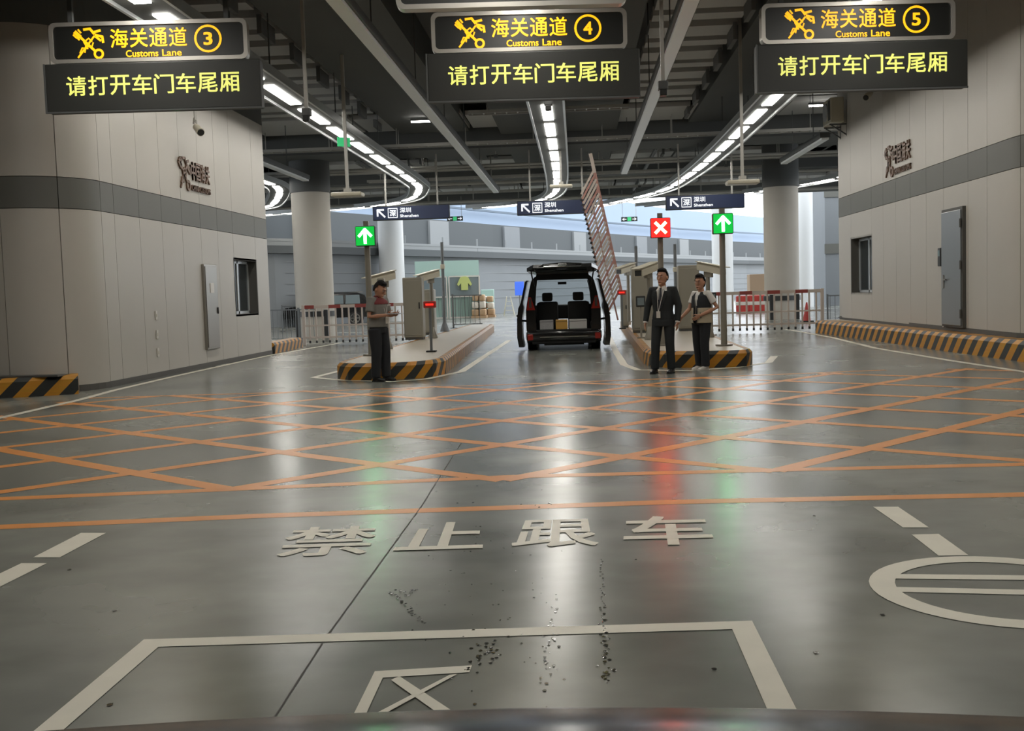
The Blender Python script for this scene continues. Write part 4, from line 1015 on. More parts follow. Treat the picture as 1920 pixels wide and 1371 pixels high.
def suv(x, y, rz, label):
    t = thing('suv_car', label, 'car', (x, y, 0), rz)
    low = [(-2.35, .42), (-2.4, .75), (-2.3, 1.02), (-1.35, 1.12), (1.9, 1.15), (2.3, 1.08), (2.38, .7), (2.3, .42)]
    MB().prism([(a, -.92, b) for a, b in low], (0, 1.84, 0)).build('body', M['carblack'], t)
    top = [(-1.45, 1.1), (-.75, 1.68), (-.3, 1.76), (1.6, 1.76), (2.0, 1.62), (2.25, 1.1)]
    b = MB(); n = len(top); b.add([(a, -.86 + (.14 if z > 1.3 else 0), z) for a, z in top] + [(a, .86 - (.14 if z > 1.3 else 0), z) for a, z in top], [tuple(range(n)), tuple(reversed(range(n, 2 * n)))] + [(i, (i + 1) % n, n + (i + 1) % n, n + i) for i in range(n)]); b.build('cabin', M['carblack'], t)
    for a, b_ in ((-.95, -.1), (0, .85), (.95, 1.75)):
        MB().add([(a, -.885, 1.16), (b_, -.885, 1.16), (b_ - .03, -.745, 1.64), (a + (.35 if a < -.5 else .03), -.745, 1.64)], [(0, 1, 2, 3)]).build('side_window', M['glassbright'], t)
    for a in (-1.5, 1.45):
        for s_ in (-1, 1):
            wh = MB().loft([(a, s_ * .95, .37), (a, s_ * .72, .37)], [.37, .37], 24).build('wheel', M['rubber'], t, smooth=True)
            r_ = MB(); r_.loft([(a, s_ * .955, .37), (a, s_ * .94, .37)], [.09, .09], 12)
            for k in range(6):
                an = k * PI / 3; r_.bar((a, s_ * .955, .37), (a + .25 * math.cos(an), s_ * .955, .37 + .25 * math.sin(an)), .07, .02, up=(0, 1, 0))
            ring(r_, (a, .37), .25, .06, lambda u, v: (u, s_ * .962, v), 20); r_.build('rim', M['chrome'], wh)
    MB().box(-2.42, -2.3, -.85, -.5, .78, .95).build('headlight', M['chrome'], t); MB().box(2.28, 2.4, -.85, -.6, .8, 1.05).build('tail_light', M['tailred'], t)
    MB().box(-1.1, 1.9, -.7, -.66, 1.77, 1.82).build('roof_rail', M['chrome'], t); MB().rbox(-.95, -.75, -1.08, -.9, 1.1, 1.25, .03).build('mirror', M['carblack'], t)
suv(-13.75, 58.5, R(8), 'dark SUV parked side-on behind the left grey column')
# yard goods
def goods(px, py, Y, w_, h_, label, m1, m2):
    p = gy(px, py, Y); t = thing('wrapped_pallet', label, 'pallet', (p.x, Y, 0))
    MB().box(-w_ / 2, w_ / 2, -.5, .5, 0, .14).build('pallet', M['carton'], t); rr = random.Random(int(px))
    for k in range(3):
        for s_ in (-1, 1):
            z0 = .14 + k * h_ * .3; a = rr.uniform(.40, .48) - k * .03; MB().rbox(min(s_ * .02, s_ * w_ * a), max(s_ * .02, s_ * w_ * a), -.45, .45, z0, z0 + h_ * rr.uniform(.26, .3), .07, 3).build('carton' if k == 0 else 'wrapped_carton', M[m2 if k == 0 or rr.random() < .25 else m1], t, smooth=True)
    return t
goods(899, 585, 66, .95, 1.5, 'left of two wrapped pallets beside the yard cage', 'tarp', 'carton'); goods(914, 585, 67, 1.0, 1.35, 'right of two wrapped pallets beside the yard cage', 'tarp', 'carton')
t = thing('yard_cage', 'pale framed glass enclosure with lime jacket behind the left island', 'enclosure', (-8.0, 66, 0), R(14))
for x0 in (-2.0, .05):
    f = MB()
    for a in (x0, x0 + 1.9): f.box(a - .04, a + .04, -.04, .04, 0, 2.6)
    for z in (.06, 1.35, 2.6): f.box(x0, x0 + 1.9, -.04, .04, z - .04, z + .04)
    f.build('frame', M['whitep'], t); MB().box(x0 + .05, x0 + 1.85, -.01, .01, 1.4, 2.55).build('pane', M['glassbright'], t)
    for k in range(9): MB().box(x0 + .15 + k * .2, x0 + .17 + k * .2, -.015, .015, .1, 1.33).build('bar', M['fence'], t)
MB().box(-2.0, 2.0, .3, .34, 0, 3.6).build('back_screen', M['palegreen'], t); MB().prism([(1.0 + (a - .9) * .62, -.2, 1.75 + (b - 1.5) * .62) for a, b in ((.55, 1.5), (1.25, 1.5), (1.25, 2.2), (1.5, 1.9), (1.65, 2.05), (1.3, 2.75), (1.05, 2.85), (.75, 2.85), (.5, 2.75), (.15, 2.05), (.3, 1.9), (.55, 2.2))], (0, .15, 0)).build('lime_jacket', M['hivis'], t)
t = thing('green_box', 'pale green board standing left of the van', 'board', (-5.9, 70, 0)); MB().rbox(-.42, .42, -.15, .15, 0, 1.75, .03).build('board', M['palegreen'], t); MB().box(-.5, .5, -.3, .3, 0, .08).build('base', M['fence'], t)
p = gy(974, 545, 70); t = thing('blue_sign', 'small blue sign on a post left of the van', 'sign', (p.x, 70, 0)); MB().rbox(-.3, .3, -.05, 0, 1.3, 2.2, .02).build('plate', M['p_blue'], t); MB().bar((0, .02, 0), (0, .02, 1.4), .07).build('post', M['fence'], t)
t = thing('step_ladder', 'pale step ladder standing beside the green board', 'ladder', (-4.6, 71, 0))
for s_ in (-1, 1): MB().bar((s_ * .35, 0, 0), (s_ * .12, 0, 1.25), .06).build('leg', M['camwhite'], t); MB().bar((s_ * .35, .5, 0), (s_ * .12, .05, 1.25), .05).build('leg', M['camwhite'], t)
for z in (.3, .6, .9): MB().box(-.3 + z * .15, .3 - z * .15, -.06, .06, z, z + .04).build('step', M['camwhite'], t)
# red and white water barriers, tan crate and cone in the right lane background
for i in range(3):
    p = gy(1392 + i * 22, 585, 58); t = thing('water_barrier', ['leftmost', 'middle', 'rightmost'][i] + ' red and white water barrier behind the right barrier', 'water barrier', (p.x, 58, 0), group='water barriers')
    MB().rbox(-.32, .32, -.22, .22, .05, .95, .07).build('body', M['red'], t); MB().rbox(-.33, .33, -.23, .23, .42, .62, .03).build('white_band', M['whitep'], t); MB().rbox(-.3, .3, -.28, .28, 0, .1, .03).build('foot', M['red'], t)
p = gy(1422, 560, 62); t = thing('tan_crate', 'tall tan crate behind the water barriers', 'crate', (p.x, 62, 0)); MB().rbox(-.55, .55, -.5, .5, .1, 2.1, .02).build('crate_body', M['tan'], t); MB().box(-.6, .6, -.55, .55, 0, .12).build('skid', M['carton'], t)
p = gy(1513, 600, 42); t = thing('traffic_cone', 'small traffic cone right of the right grey column', 'cone', (p.x, 42, 0))
MB().loft([(0, 0, .03), (0, 0, .75)], [.16, .03], 14).build('cone', M['red'], t, smooth=True); MB().loft([(0, 0, .3), (0, 0, .48)], [.108, .07], 14).build('white_band', M['whitep'], t, smooth=True); MB().box(-.22, .22, -.22, .22, 0, .04).build('base', M['black'], t)

# ================================================================== VAN (open tailgate and side doors)
VX, VY = -.37, 26.7
van = thing('black_van', 'black people carrier seen from behind with its tailgate up and side doors open', 'van', (VX, VY, 0), R(1.0))
prof = [(.22, .86), (.34, .915), (.7, .935), (1.0, .935), (1.15, .915), (1.5, .845), (1.72, .79), (1.84, .70), (1.90, .52)]
def van_side(y0, y1, s_):
    b = MB(); vs = []
    for y in (y0, y1):
        for z, x in prof: vs += [(s_ * x, y, z), (s_ * (x - .07), y, z)]
    n = len(prof); fs = []
    for i in range(n - 1):
        for k in (0, 1): fs.append((2 * i + k, 2 * i + 2 + k, 2 * n + 2 * i + 2 + k, 2 * n + 2 * i + k))
        for e_ in (0, 2 * n): fs.append((e_ + 2 * i, e_ + 2 * i + 1, e_ + 2 * i + 3, e_ + 2 * i + 2))
    return b.add(vs, fs)
for s_ in (-1, 1):
    van_side(.10, 1.35, s_).build('rear_quarter', M['carblack'], van, smooth=True); van_side(2.5, 3.5, s_).build('front_side', M['carblack'], van, smooth=True)
    q = MB().prism([(s_ * .93, 3.5, .22), (s_ * .93, 4.75, .25), (s_ * .93, 4.8, .8), (s_ * .92, 4.6, 1.0), (s_ * .92, 3.5, 1.1)], (-s_ * .3, 0, 0)); q.build('front_wing', M['carblack'], van)
    MB().bar((s_ * .88, 3.6, 1.08), (s_ * .72, 2.9, 1.84), .08).build('front_pillar', M['carblack'], van)
    MB().box(s_ * .86 - .07, s_ * .86 + .07, .1, 3.6, .2, .32).build('sill', M['cartrim'], van)
b = MB(); b.rbox(-.62, .62, .1, 3.0, 1.84, 1.94, .04); b.build('roof', M['carblack'], van, smooth=True)
MB().rbox(-.88, .88, .12, 4.7, .22, .36, .03).build('floor_pan', M['cartrim'], van)
MB().prism([(-.85, 3.5, 1.08), (.85, 3.5, 1.08), (.85, 4.72, .95), (-.85, 4.72, .95)], (0, 0, -.25)).build('hood', M['carblack'], van)
MB().add([(-.82, 3.55, 1.1), (.82, 3.55, 1.1), (.66, 2.92, 1.82), (-.66, 2.92, 1.82)], [(0, 1, 2, 3)]).build('windscreen', M['vanglass'], van, fix=False)
# rear frame
for s_ in (-1, 1):
    b = MB(); b.prism([(s_ * .69, .06, .50), (s_ * .935, .06, .50), (s_ * .935, .06, 1.02), (s_ * .84, .06, 1.52), (s_ * .76, .06, 1.80), (s_ * .62, .06, 1.80), (s_ * .66, .06, 1.55), (s_ * .70, .06, 1.05)], (0, .14, 0)).build('rear_pillar', M['carblack'], van)
MB().prism([(-.70, .05, 1.76), (.70, .05, 1.76), (.64, .05, 1.92), (.3, .05, 1.955), (-.3, .05, 1.955), (-.64, .05, 1.92)], (0, .16, 0)).build('rear_header', M['carblack'], van)
bp = MB(); bp.rbox(-.94, .94, -.12, .2, .24, .50, .06, 3).build('rear_bumper', M['carblack'], van, smooth=True)
MB().rbox(-.66, .66, -.10, .14, .475, .52, .01).build('bumper_step', M['cartrim'], van); MB().box(-.6, .6, -.128, -.12, .33, .35).build('bumper_chrome', M['chrome'], van)
MB().rbox(-.8, .8, -.05, .3, .16, .27, .03).build('lower_valance', M['cartrim'], van)
for s_ in (-1, 1):
    q = MB().prism([(s_ * .70, -.0, 1.02), (s_ * .915, .0, 1.02), (s_ * .865, .0, 1.34), (s_ * .80, .0, 1.34)], (0, .07, 0)).build('tail_light', M['tailred'], van); MB().box(s_ * .82 - .03, s_ * .82 + .03, -.01, .0, 1.08, 1.3).build('reflector', M['chrome'], q)
    MB().rbox(s_ * .84 - .07, s_ * .84 + .07, -.135, -.1, .27, .42, .02).build('bumper_reflector', M['tailred'], van)
    for yy in (.85, 3.9):
        wh = MB().loft([(s_ * .93, yy, .34), (s_ * .70, yy, .34)], [.34, .34], 24).build('wheel', M['rubber'], van, smooth=True); MB().loft([(s_ * .935, yy, .34), (s_ * .92, yy, .34)], [.22, .22], 18).build('rim', M['chrome'], wh)
MB().box(-.5, .5, .15, .6, .12, .24).build('exhaust_shield', M['cartrim'], van)
# tailgate raised above the roof
b = MB(); b.prism([(-.66, .18, 1.90), (.66, .18, 1.90), (.80, -.35, 1.93), (.86, -.75, 1.97), (.70, -1.1, 2.04), (-.70, -1.1, 2.04), (-.86, -.75, 1.97), (-.80, -.35, 1.93)], (0, .02, .08))
tg = b.build('tailgate', M['carblack'], van)
MB().prism([(-.5, -.2, 1.90), (.5, -.2, 1.90), (.6, -.7, 1.945), (-.6, -.7, 1.945)], (0, 0, .02)).build('rear_window', M['glass'], tg)
MB().prism([(-.64, -1.08, 2.03), (.64, -1.08, 2.03), (.45, -1.14, 2.13), (0, -1.15, 2.16), (-.45, -1.14, 2.13)], (0, .1, 0)).build('tailgate_lip', M['carblack'], tg)
MB().rbox(-.45, .45, -1.16, -1.12, 2.05, 2.075, .008).build('chrome_strip', M['chrome'], tg); MB().rbox(-.1, .1, -1.17, -1.13, 2.08, 2.12, .01).build('badge', M['chrome'], tg)
for s_ in (-1, 1):
    MB().bar((s_ * .70, .1, 1.55), (s_ * .76, -.5, 1.94), .03).build('gas_strut', M['black'], tg)
# open side doors
for s_ in (-1, 1):
    b = MB(); vs = []
    dp = [(.10, 1.13), (.35, 1.17), (.8, 1.16), (1.08, 1.12), (1.2, 1.06), (1.5, .99), (1.72, .94), (1.76, .90)]
    for y in (-.1, .95):
        for z, x in dp: vs += [(s_ * x, y, z), (s_ * (x - (.13 if z < 1.1 else .06)), y, z)]
    n = len(dp); fs = []
    for i in range(n - 1):
        for k in (0, 1): fs.append((2 * i + k, 2 * i + 2 + k, 2 * n + 2 * i + 2 + k, 2 * n + 2 * i + k))
        for e_ in (0, 2 * n): fs.append((e_ + 2 * i, e_ + 2 * i + 1, e_ + 2 * i + 3, e_ + 2 * i + 2))
    fs += [(0, 1, 2 * n + 1, 2 * n), (2 * n - 2, 2 * n - 1, 4 * n - 1, 4 * n - 2)]
    dv = b.add(vs, fs).build('side_door', M['carblack'], van, smooth=True)
    MB().bar((s_ * 1.02, .5, .75), (s_ * .86, .9, .72), .05).build('door_runner', M['cartrim'], dv); MB().rbox(s_ * 1.17 - .015, s_ * 1.17 + .015, .2, .4, .86, .91, .008).build('door_handle', M['chrome'], dv)
# cabin
for x in (-.4, .4):
    for yy, hh in ((.62, .55), (2.0, .6)):
        st_ = MB().rbox(x - .27, x + .27, yy, yy + .16, .45, 1.2, .05).build('seat_back', M['carseat'], van, smooth=True); MB().rbox(x - .13, x + .13, yy + .02, yy + .13, 1.22, 1.44, .04).build('headrest', M['carseat'], st_, smooth=True)
        MB().rbox(x - .27, x + .27, yy + .1, yy + .6, .40, .58, .05).build('seat_cushion', M['carseat'], van, smooth=True)
MB().box(-.72, .72, .2, .66, .36, .5).build('load_floor', M['cartrim'], van); MB().rbox(-.8, .8, 3.2, 3.6, .7, 1.1, .05).build('dashboard', M['cartrim'], van)
MB().rbox(-.12, .12, 2.85, 2.9, 1.66, 1.73, .01).build('mirror', M['black'], van)
# three boxes at the tailgate edge
for (x0, x1, m_, lab) in ((-.60, -.26, 'boxgrey', 'mottled grey box in the van boot, left of the amber one'), (-.20, .10, 'platey', 'amber box in the van boot'), (.14, .58, 'boxwhite', 'white box in the van boot, right of the amber one')):
    t = thing('boot_box', lab, 'box', (VX + (x0 + x1) / 2, VY + .1, .52), R(1), 'boxes in the boot')
    MB().rbox(-(x1 - x0) / 2, (x1 - x0) / 2, -.06, .3, 0, .24, .015).build('carton', M[m_], t); MB().box(-(x1 - x0) / 2 + .01, (x1 - x0) / 2 - .01, -.064, -.06, .19, .2).build('lid_edge', M['black'], t)

# ================================================================== PEOPLE
def remesh(mb, name, m_, parent, vox=.012, smooth=4):
    me = bpy.data.meshes.new('tmp'); me.from_pydata(mb.v, [], mb.f)
    bm = bmesh.new(); bm.from_mesh(me); bmesh.ops.recalc_face_normals(bm, faces=bm.faces[:]); bm.to_mesh(me); bm.free()
    o = bpy.data.objects.new('tmp', me); COL.objects.link(o)
    r_ = o.modifiers.new('r', 'REMESH'); r_.mode = 'VOXEL'; r_.voxel_size = vox; r_.use_smooth_shade = True
    s_ = o.modifiers.new('s', 'SMOOTH'); s_.factor = .5; s_.iterations = smooth
    bpy.context.view_layer.update()
    me2 = bpy.data.meshes.new_from_object(o.evaluated_get(bpy.context.evaluated_depsgraph_get()))
    bpy.data.objects.remove(o); bpy.data.meshes.remove(me)
    me2.materials.clear(); me2.materials.append(m_); me2.name = name; me2.shade_smooth()
    return link(name, me2, parent)
def lerp(a, b, t): return Vector(a).lerp(Vector(b), t)
def hand(mb, wrist, d, palm_n, side, curl, k=1.0):
    """palm, four unequal bent fingers and a thumb; d: direction wrist->knuckles, palm_n: palm normal, side: thumb direction"""
    d = Vector(d).normalized(); pn = Vector(palm_n); pn = (pn - d * pn.dot(d)).normalized(); th = Vector(side); th = (th - d * th.dot(d) - pn * th.dot(pn)).normalized(); W = Vector(wrist)
    mb.loft([W - d * .02, W + d * .03 * k, W + d * .085 * k], [(.026 * k, .020 * k), (.040 * k, .016 * k), (.043 * k, .014 * k)], 10, ax=(th, pn))
    for i, (o_, L) in enumerate(((.031, .072), (.011, .082), (-.010, .076), (-.030, .060))):
        p = W + d * .075 * k + th * o_ * k; pts = [p]; a = curl * .5
        for seg, fr in ((.42, 1), (.32, 1.5), (.26, 1.7)):
            a2 = a * fr; p = p + (d * math.cos(a2) + pn * math.sin(a2)) * L * seg * k; pts.append(p)
        mb.loft(pts, [.0098 * k, .0092 * k, .0085 * k, .007 * k], 7)
    p = W + d * .025 * k + th * .028 * k
    mb.loft([p, p + (d * .5 + th * .8) * .034 * k, p + (d * .9 + th * .75 + pn * .35) * .05 * k, p + (d * 1.3 + th * .6 + pn * .6) * .06 * k], [.014 * k, .012 * k, .010 * k, .008 * k], 7)
def person(loc, rz, ht, label, pose, outfit):
    """local frame: faces -y, the person's left is +x"""
    t = thing('person', label, 'person', loc, rz); k = ht / 1.75
    S = lambda x, y, z: Vector((x * k, y * k, z * k))
    lean = pose.get('lean', 0.0); fem = pose.get('fem', False)
    sw = .185 if not fem else .165; hw = .10
    hip = {s: S(s * hw, 0, .92) for s in (-1, 1)}
    ank = {s: S(*pose['ankle'][s]) for s in (-1, 1)}
    knee = {s: (hip[s] + ank[s]) / 2 + S(0, -.03, .02) for s in (-1, 1)}
    sh = {s: S(s * sw, lean * .9 + .01, 1.42) for s in (-1, 1)}
    elb = {s: S(*pose['elbow'][s]) for s in (-1, 1)}; wri = {s: S(*pose['wrist'][s]) for s in (-1, 1)}
    neck = S(0, lean + .015, 1.47); hy, hz = pose.get('head', (0, 1.62)); hc = S(pose.get('hx', 0), lean + hy, hz); nod = pose.get('nod', 0.0); turn = pose.get('turn', 0.0)
    rot = Matrix.Rotation(turn, 3, 'Z') @ Matrix.Rotation(nod, 3, 'X')
    XY = ((1, 0, 0), (0, 1, 0))
    tors = [(0, 0, .86, .155, .11), (0, 0, .95, .17, .118), (0, lean * .3, 1.06, .148, .105), (0, lean * .6, 1.2, .162, .115), (0, lean * .85, 1.32, .178, .118), (0, lean, 1.40, .165, .098), (0, lean + .01, 1.455, .085, .07)]
    def torso(mb, g, i0=0, i1=7, fw=1.0):
        T = tors[i0:i1]; mb.loft([S(a, b, c) for a, b, c, _, _ in T], [((rx * (.93 if fem else 1) + g) * k, (ry + g) * k * fw) for _, _, _, rx, ry in T], 20, ax=XY)
    # ---- body
    b = MB(); torso(b, -.012)
    b.loft([S(0, lean + .015, 1.43), lerp(neck, hc, .35), lerp(neck, hc, .75)], [.058 * k, .054 * k, .052 * k], 12)
    for s in (-1, 1):
        b.loft([hip[s] + S(0, 0, .02), lerp(hip[s], knee[s], .35), knee[s], lerp(knee[s], ank[s], .3), lerp(knee[s], ank[s], .8), ank[s]], [x * k for x in (.082, .076, .054, .055, .036, .034)], 12)
        b.loft([lerp(S(0, lean + .01, 1.40), sh[s], .55), sh[s], lerp(sh[s], elb[s], .4), elb[s], lerp(elb[s], wri[s], .35), wri[s]], [x * k for x in (.06, .054, .045, .038, .037, .025)], 12)
        b.loft([ank[s] + S(0, .04, -.05), ank[s] + S(0, -.06, -.055), ank[s] + S(0, -.15, -.065)], [(.035 * k, .03 * k), (.04 * k, .028 * k), (.036 * k, .02 * k)], 10, ax=((1, 0, 0), (0, 0, 1)))
        hd_ = pose['hand'][s]; hand(b, wri[s], hd_[0], hd_[1], hd_[2], hd_[3], ht / 1.75)
    HS = pose.get('hs', 1.1); k0 = k; HP = lambda x, y, z: hc + rot @ S(x * HS, y * HS, z * HS)
    k = k0 * HS
    b.ell(hc, (.074 * k, .094 * k, .112 * k), 20, 14, rot=rot); b.ell(HP(0, -.022, -.062), (.056 * k, .066 * k, .056 * k), 14, 10, rot=rot)
    b.loft([HP(0, -.088, .022), HP(0, -.100, -.005), HP(0, -.112, -.026), HP(0, -.092, -.036)], [.008 * k, .011 * k, .016 * k, .010 * k], 8)
    b.ell(HP(0, -.082, .034), (.05 * k, .018 * k, .012 * k), 10, 6, rot=rot); b.ell(HP(0, -.083, -.062), (.024 * k, .014 * k, .011 * k), 10, 6, rot=rot); b.ell(HP(0, -.078, -.096), (.022 * k, .018 * k, .016 * k), 10, 6, rot=rot)
    for s in (-1, 1): b.ell(HP(s * .075, .012, -.008), (.011 * k, .020 * k, .033 * k), 8, 8, rot=rot)
    body = remesh(b, 'body', M['skin'], t, .0075, 3)
    for s in (-1, 1):
        e_ = MB().ell(HP(s * .031, -.0865, .010), (.0135 * k, .006 * k, .0065 * k), 10, 6, rot=rot).build('eye', M['eyew'], body, smooth=True)
        MB().ell(HP(s * .031, -.0925, .010), (.006 * k, .003 * k, .006 * k), 8, 6, rot=rot).build('iris', M['hair'], e_, smooth=True)
        MB().ell(HP(s * .032, -.091, .034), (.020 * k, .006 * k, .0045 * k), 8, 6, rot=rot).build('eyebrow', M['hair'], body, smooth=True)
    MB().ell(HP(0, -.094, -.062), (.023 * k, .006 * k, .0065 * k), 10, 6, rot=rot).build('mouth', M['lip'], body, smooth=True)
    # ---- hair
    hb = MB(); n, m_ = 26, 16; keep = []
    for i in range(m_ + 1):
        th = PI * i / m_
        for j in range(n):
            a = 2 * PI * j / n; x, y, z = math.sin(th) * math.cos(a), math.sin(th) * math.sin(a), math.cos(th)
            rr = 1.0 + .03 * math.sin(7 * a + 3 * th) * (1 if z > 0 else .3); keep.append((x * .086 * rr, y * .104 * rr + .006, z * .130 * rr + .006, x, y, z))
    line = pose.get('hairline', .55)
    vs = [HP(x, y, z) for x, y, z, *_ in keep]; ok = [(zz > line - .95 * max(0, yy + .25) - (.0 if yy < -.2 else .25)) for *_, xx, yy, zz in keep]
    fs = [f for i in range(m_) for j in range(n) for f in [(i * n + j, (i + 1) * n + j, (i + 1) * n + (j + 1) % n, i * n + (j + 1) % n)] if all(ok[q] for q in f)]
    hb.add(vs, fs)
    if pose.get('bun'): hb.ell(HP(0, .115, .0), (.045 * k, .05 * k, .055 * k), 12, 8); hb.ell(HP(0, .05, -.03), (.075 * k, .065 * k, .075 * k), 14, 10, rot=rot)
    hb.ell(HP(.0, -.036, .104), (.058 * k, .042 * k, .026 * k), 12, 8, rot=rot); hb.ell(HP(0, .008, .095), (.070 * k, .080 * k, .046 * k), 14, 8, rot=rot)
    hb.build('hair', M['hair'], body, smooth=True)
    # ---- clothes
    k = k0
    b = MB(); b.loft([S(0, 0, 1.0), S(0, 0, .93), S(0, 0, .85)], [(.172 * k, .125 * k), (.180 * k, .135 * k), (.165 * k, .13 * k)], 20, ax=XY)
    lw = outfit.get('leg', 1.0)
    for s in (-1, 1): b.loft([hip[s] + S(0, 0, .0), lerp(hip[s], knee[s], .3), knee[s], lerp(knee[s], ank[s], .45), ank[s] + S(0, 0, -.015)], [x * k * lw for x in (.098, .092, .078, .072, .070)], 16)
    remesh(b, 'trousers', M[outfit['trousers']], t, .012, 4)
    for s in (-1, 1):
        b = MB(); A = ank[s]; b.loft([A + S(0, .065, -.045), A + S(0, .045, -.04), A + S(0, -.02, -.035), A + S(0, -.09, -.05), A + S(0, -.16, -.058), A + S(0, -.195, -.066)], [(.022 * k, .030 * k), (.040 * k, .045 * k), (.043 * k, .048 * k), (.046 * k, .034 * k), (.045 * k, .028 * k), (.026 * k, .018 * k)], 14, ax=((1, 0, 0), (0, 0, 1)))
        so = b.build('shoe', M[outfit['shoes']], t, smooth=True); MB().prism([tuple(A + S(x, y, -.087)) for x, y in ((-.042, .06), (.042, .06), (.048, -.09), (.044, -.16), (.02, -.198), (-.02, -.198), (-.044, -.16), (-.048, -.09))], (0, 0, .018 * k)).build('sole', M[outfit.get('sole', 'rubber')], so)
    return t, dict(S=S, sh=sh, elb=elb, wri=wri, torso=torso, XY=XY, k=k, neck=neck, HP=HP, lean=lean, hip=hip, tors=tors)
def sleeves(b, c, to, r, full=False):
    S, k = c['S'], c['k']
    for s in (-1, 1):
        base = [lerp(S(0, c['lean'] + .01, 1.385), c['sh'][s], .5), c['sh'][s]]
        if full: b.loft(base + [lerp(c['sh'][s], c['elb'][s], .5), c['elb'][s], lerp(c['elb'][s], c['wri'][s], .5), lerp(c['elb'][s], c['wri'][s], .95)], [x * k for x in (r * 1.1, r * 1.1, r * .95, r * .85, r * .75, r * .68)], 14)
        else: b.loft(base + [lerp(c['sh'][s], c['elb'][s], to * .5), lerp(c['sh'][s], c['elb'][s], to)], [x * k for x in (r * 1.05, r * 1.05, r, r * 1.02)], 14)
def lanyard(c, t, zlow, xb, yf):
    S = c['S']; b = MB()
    for s in (-1, 1): b.tube([S(s * .06, c['lean'] - .02, 1.47), S(s * .05, yf + .015, 1.38), S(xb + s * .004, yf - .004, zlow)], .005, 6)
    ln_ = b.build('lanyard', M['white_cloth'], t, smooth=True); MB().rbox(*(v for p in zip((S(xb - .035, yf - .012, zlow - .11)), (S(xb + .035, yf - .004, zlow))) for v in p), .003).build('badge', M['badge'], ln_)
HN = ((0, -.1, -1), (1, 0, 0), (0, -1, 0), .35)
# --- man in grey reading a tablet
pose = dict(lean=-.02, ankle={1: (.11, -.05, .09), -1: (-.09, .02, .09)}, elbow={1: (.27, -.03, 1.14), -1: (-.26, -.02, 1.14)}, wrist={1: (.10, -.30, 1.16), -1: (-.08, -.30, 1.16)},
            hand={1: ((-.25, -.9, .1), (-.7, .2, .5), (0, -.2, 1), .55), -1: ((.25, -.9, .1), (.7, .2, .5), (0, -.2, 1), .55)}, head=(-.055, 1.605), nod=R(26), hairline=.5)
q = gz(713, 715); t, c = person((q.x, q.y, 0), R(62), 1.74, 'person in a grey and maroon polo shirt looking down at a tablet on the left', pose, dict(trousers='dark_cloth', shoes='shoe', leg=1.2))
b = MB(); c['torso'](b, .034, 1, 6); sleeves(b, c, .72, .076); remesh(b, 'polo_shirt', M['grey_cloth'], t, .012, 3)
b = MB(); T = [(0, c['lean'] * .9, 1.345), (0, c['lean'], 1.40), (0, c['lean'] + .01, 1.46)]
b.loft([c['S'](*p) for p in T], [(.217 * c['k'], .158 * c['k']), (.205 * c['k'], .137 * c['k']), (.11 * c['k'], .095 * c['k'])], 20, ax=c['XY']); remesh(b, 'shoulder_yoke', M['maroon'], t, .011, 3)
MB().loft([c['S'](0, c['lean'] + .012, 1.455), c['S'](0, c['lean'] + .006, 1.50)], [(.078 * c['k'], .074 * c['k']), (.066 * c['k'], .064 * c['k'])], 18, ax=c['XY'], cap=False).build('collar', M['maroon'], t, smooth=True)
MB().box(.06, .16, -.172, -.164, 1.315, 1.33).build('white_stripe', M['white_cloth'], t)
lanyard(c, t, 1.12, .03, -.168)
tb = thing('tablet', 'pale tablet held by the person in the grey shirt', 'tablet', t.location + Vector((0, 0, 0)), R(62))
MB().rbox(-.125, .125, -.47, -.30, 1.165, 1.178, .005).build('tablet_body', M['tablet'], tb); MB().box(-.11, .11, -.455, -.315, 1.178, 1.18).build('screen', M['glassbright'], tb)
# --- man in the black suit
pose = dict(ankle={1: (.12, .02, .09), -1: (-.15, -.06, .09)}, elbow={1: (.265, .03, 1.14), -1: (-.275, .01, 1.14)}, wrist={1: (.255, -.03, .87), -1: (-.30, -.06, .87)},
            hand={1: ((0, -.15, -1), (-1, 0, 0), (0, -1, 0), .4), -1: ((-.05, -.1, -1), (1, 0, 0), (0, -1, 0), .4)}, head=(-.02, 1.63), turn=R(-6), hairline=.6)
q = gz(1246, 700); t, c = person((q.x, q.y, 0), R(-22), 1.77, 'person in a black suit with white shirt, dark tie and lanyard', pose, dict(trousers='suit', shoes='shoe', leg=1.03))
b = MB(); c['torso'](b, .002, 2, 7); remesh(b, 'shirt', M['white_cloth'], t, .011, 3)
S = c['S']
b = MB(); c['torso'](b, .024, 0, 6); b.loft([S(0, 0, .80), S(0, 0, .9)], [(.195 * c['k'], .145 * c['k']), (.195 * c['k'], .145 * c['k'])], 20, ax=c['XY']); sleeves(b, c, 1, .07, True)
jk = remesh(b, 'suit_jacket', M['suit'], t, .012, 3)
def vneck(jk):
    """open the jacket front in a V so shirt and tie show"""
    me = jk.data; bm = bmesh.new(); bm.from_mesh(me); k = c['k']
    dl_ = [f for f in bm.faces if f.calc_center_median().y < -.06 and abs(f.calc_center_median().x) < .005 + max(0, f.calc_center_median().z / k - 1.13) * .26 and f.calc_center_median().z / k > 1.13]
    bmesh.ops.delete(bm, geom=dl_, context='FACES'); bm.to_mesh(me); bm.free()
vneck(jk)
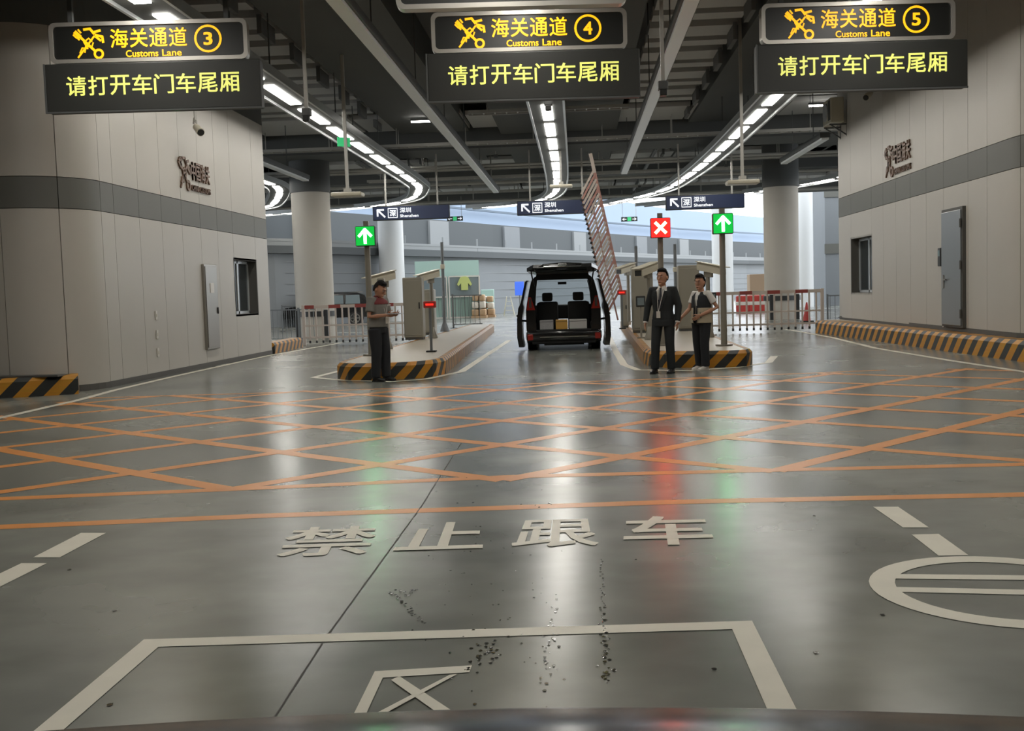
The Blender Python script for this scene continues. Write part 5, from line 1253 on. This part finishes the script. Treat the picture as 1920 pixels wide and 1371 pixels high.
for s in (-1, 1):
    MB().add([S(s * .075, -.135, 1.42), S(s * .115, -.137, 1.33), S(s * .02, -.15, 1.13), S(s * .01, -.148, 1.13), S(s * .05, -.142, 1.34)], [(0, 1, 2, 3, 4)]).build('lapel', M['suit'], jk)
    MB().loft([lerp(c['elb'][s], c['wri'][s], .93), lerp(c['elb'][s], c['wri'][s], 1.02)], [.042, .04], 14).build('shirt_cuff', M['white_cloth'], t, smooth=True)
    MB().add([S(s * .012, -.095, 1.475), S(s * .07, -.05, 1.495), S(s * .065, -.075, 1.445), S(s * .02, -.118, 1.425)], [(0, 1, 2, 3)]).build('shirt_collar', M['white_cloth'], t)
MB().prism([S(-.02, -.112, 1.455), S(.02, -.112, 1.455), S(.015, -.122, 1.42), S(.036, -.138, 1.15), S(0, -.14, 1.11), S(-.036, -.138, 1.15), S(-.015, -.122, 1.42)], (0, -.008, 0)).build('tie', M['tie'], t)
lanyard(c, t, 1.06, -.03, -.168)
# --- woman in vest
pose = dict(fem=True, ankle={1: (.10, -.02, .09), -1: (-.09, .03, .09)}, elbow={1: (.30, .10, 1.16), -1: (-.20, -.10, 1.14)}, wrist={1: (.13, -.20, 1.02), -1: (-.20, -.34, .98)},
            hand={1: ((-.5, -.6, -.5), (-.5, .6, .2), (-.1, -.5, .8), .6), -1: ((-.1, -.6, -.7), (.9, 0, .1), (0, -.7, .7), .4)}, head=(-.03, 1.63), nod=R(4), turn=R(18), hairline=.5, bun=True)
q = gz(1317, 694); t, c = person((q.x, q.y, 0), R(-48), 1.66, 'person in a black and beige vest with white sneakers, one hand at the waist', pose, dict(trousers='dark_cloth', shoes='sneaker', sole='whitep', leg=1.12))
S = c['S']
b = MB(); c['torso'](b, .012, 1, 7); sleeves(b, c, .66, .066); remesh(b, 't_shirt', M['white_cloth'], t, .011, 3)
b = MB(); T = [(0, 0, .88, .225, .175), (0, c['lean'] * .3, 1.06, .205, .16), (0, c['lean'] * .5, 1.17, .20, .155)]
b.loft([S(*p[:3]) for p in T], [(p[3] * c['k'], p[4] * c['k']) for p in T], 20, ax=c['XY']); v1 = remesh(b, 'vest_lower', M['beige_cloth'], t, .011, 3)
b = MB(); T = [(0, 0, 1.15, .201, .156), (0, 0, 1.28, .20, .152), (0, 0, 1.38, .186, .13), (0, .01, 1.455, .105, .086)]
b.loft([S(*p[:3]) for p in T], [(p[3] * c['k'], p[4] * c['k']) for p in T], 20, ax=c['XY']); v2 = remesh(b, 'vest_upper', M['dark_cloth'], t, .011, 3)
for vv in (v1, v2):
    me = vv.data; bm = bmesh.new(); bm.from_mesh(me)
    dl_ = [f for f in bm.faces if f.calc_center_median().y < -.05 and abs(f.calc_center_median().x) < .028 + max(0, f.calc_center_median().z - 1.2) * .12]
    bmesh.ops.delete(bm, geom=dl_, context='FACES'); bm.to_mesh(me); bm.free()
MB().bar(S(.11, -.155, 1.08), S(.13, -.158, .97), .008).build('pocket_zip', M['dark_cloth'], v1)
for s in (-1, 1): MB().bar(S(s * .034, -.178, .89), S(s * .034, -.158, 1.2), .016, .012).build('vest_trim', M['dark_cloth'], v1)

# ================================================================== the viewer's own car
bn = MB(); nx, ny = 25, 7; vs = []
for j in range(ny):
    for i in range(nx):
        x = -1.0 + 2.0 * i / (nx - 1); v_ = j / (ny - 1); y = .62 + v_ * (.52 - .10 * (x / 1.0) ** 2); z = 1.076 - .02 * v_ - .05 * v_ ** 5 - .03 * x * x
        vs.append((x, y, z + x * .0))
hoodm = bn.add(vs, [(j * nx + i, j * nx + i + 1, (j + 1) * nx + i + 1, (j + 1) * nx + i) for j in range(ny - 1) for i in range(nx - 1)])
t = thing('car_bonnet', 'glossy black car bonnet edge along the bottom of the picture', 'car', (0, 0, 0))
o = hoodm.build('bonnet_skin', M['bonnet'], t, smooth=True); sm = o.modifiers.new('thick', 'SOLIDIFY'); sm.thickness = .03; sm.offset = -1
MB().rbox(-.9, .9, .60, .66, .93, 1.0, .02).build('wiper_cowl', M['cartrim'], t)
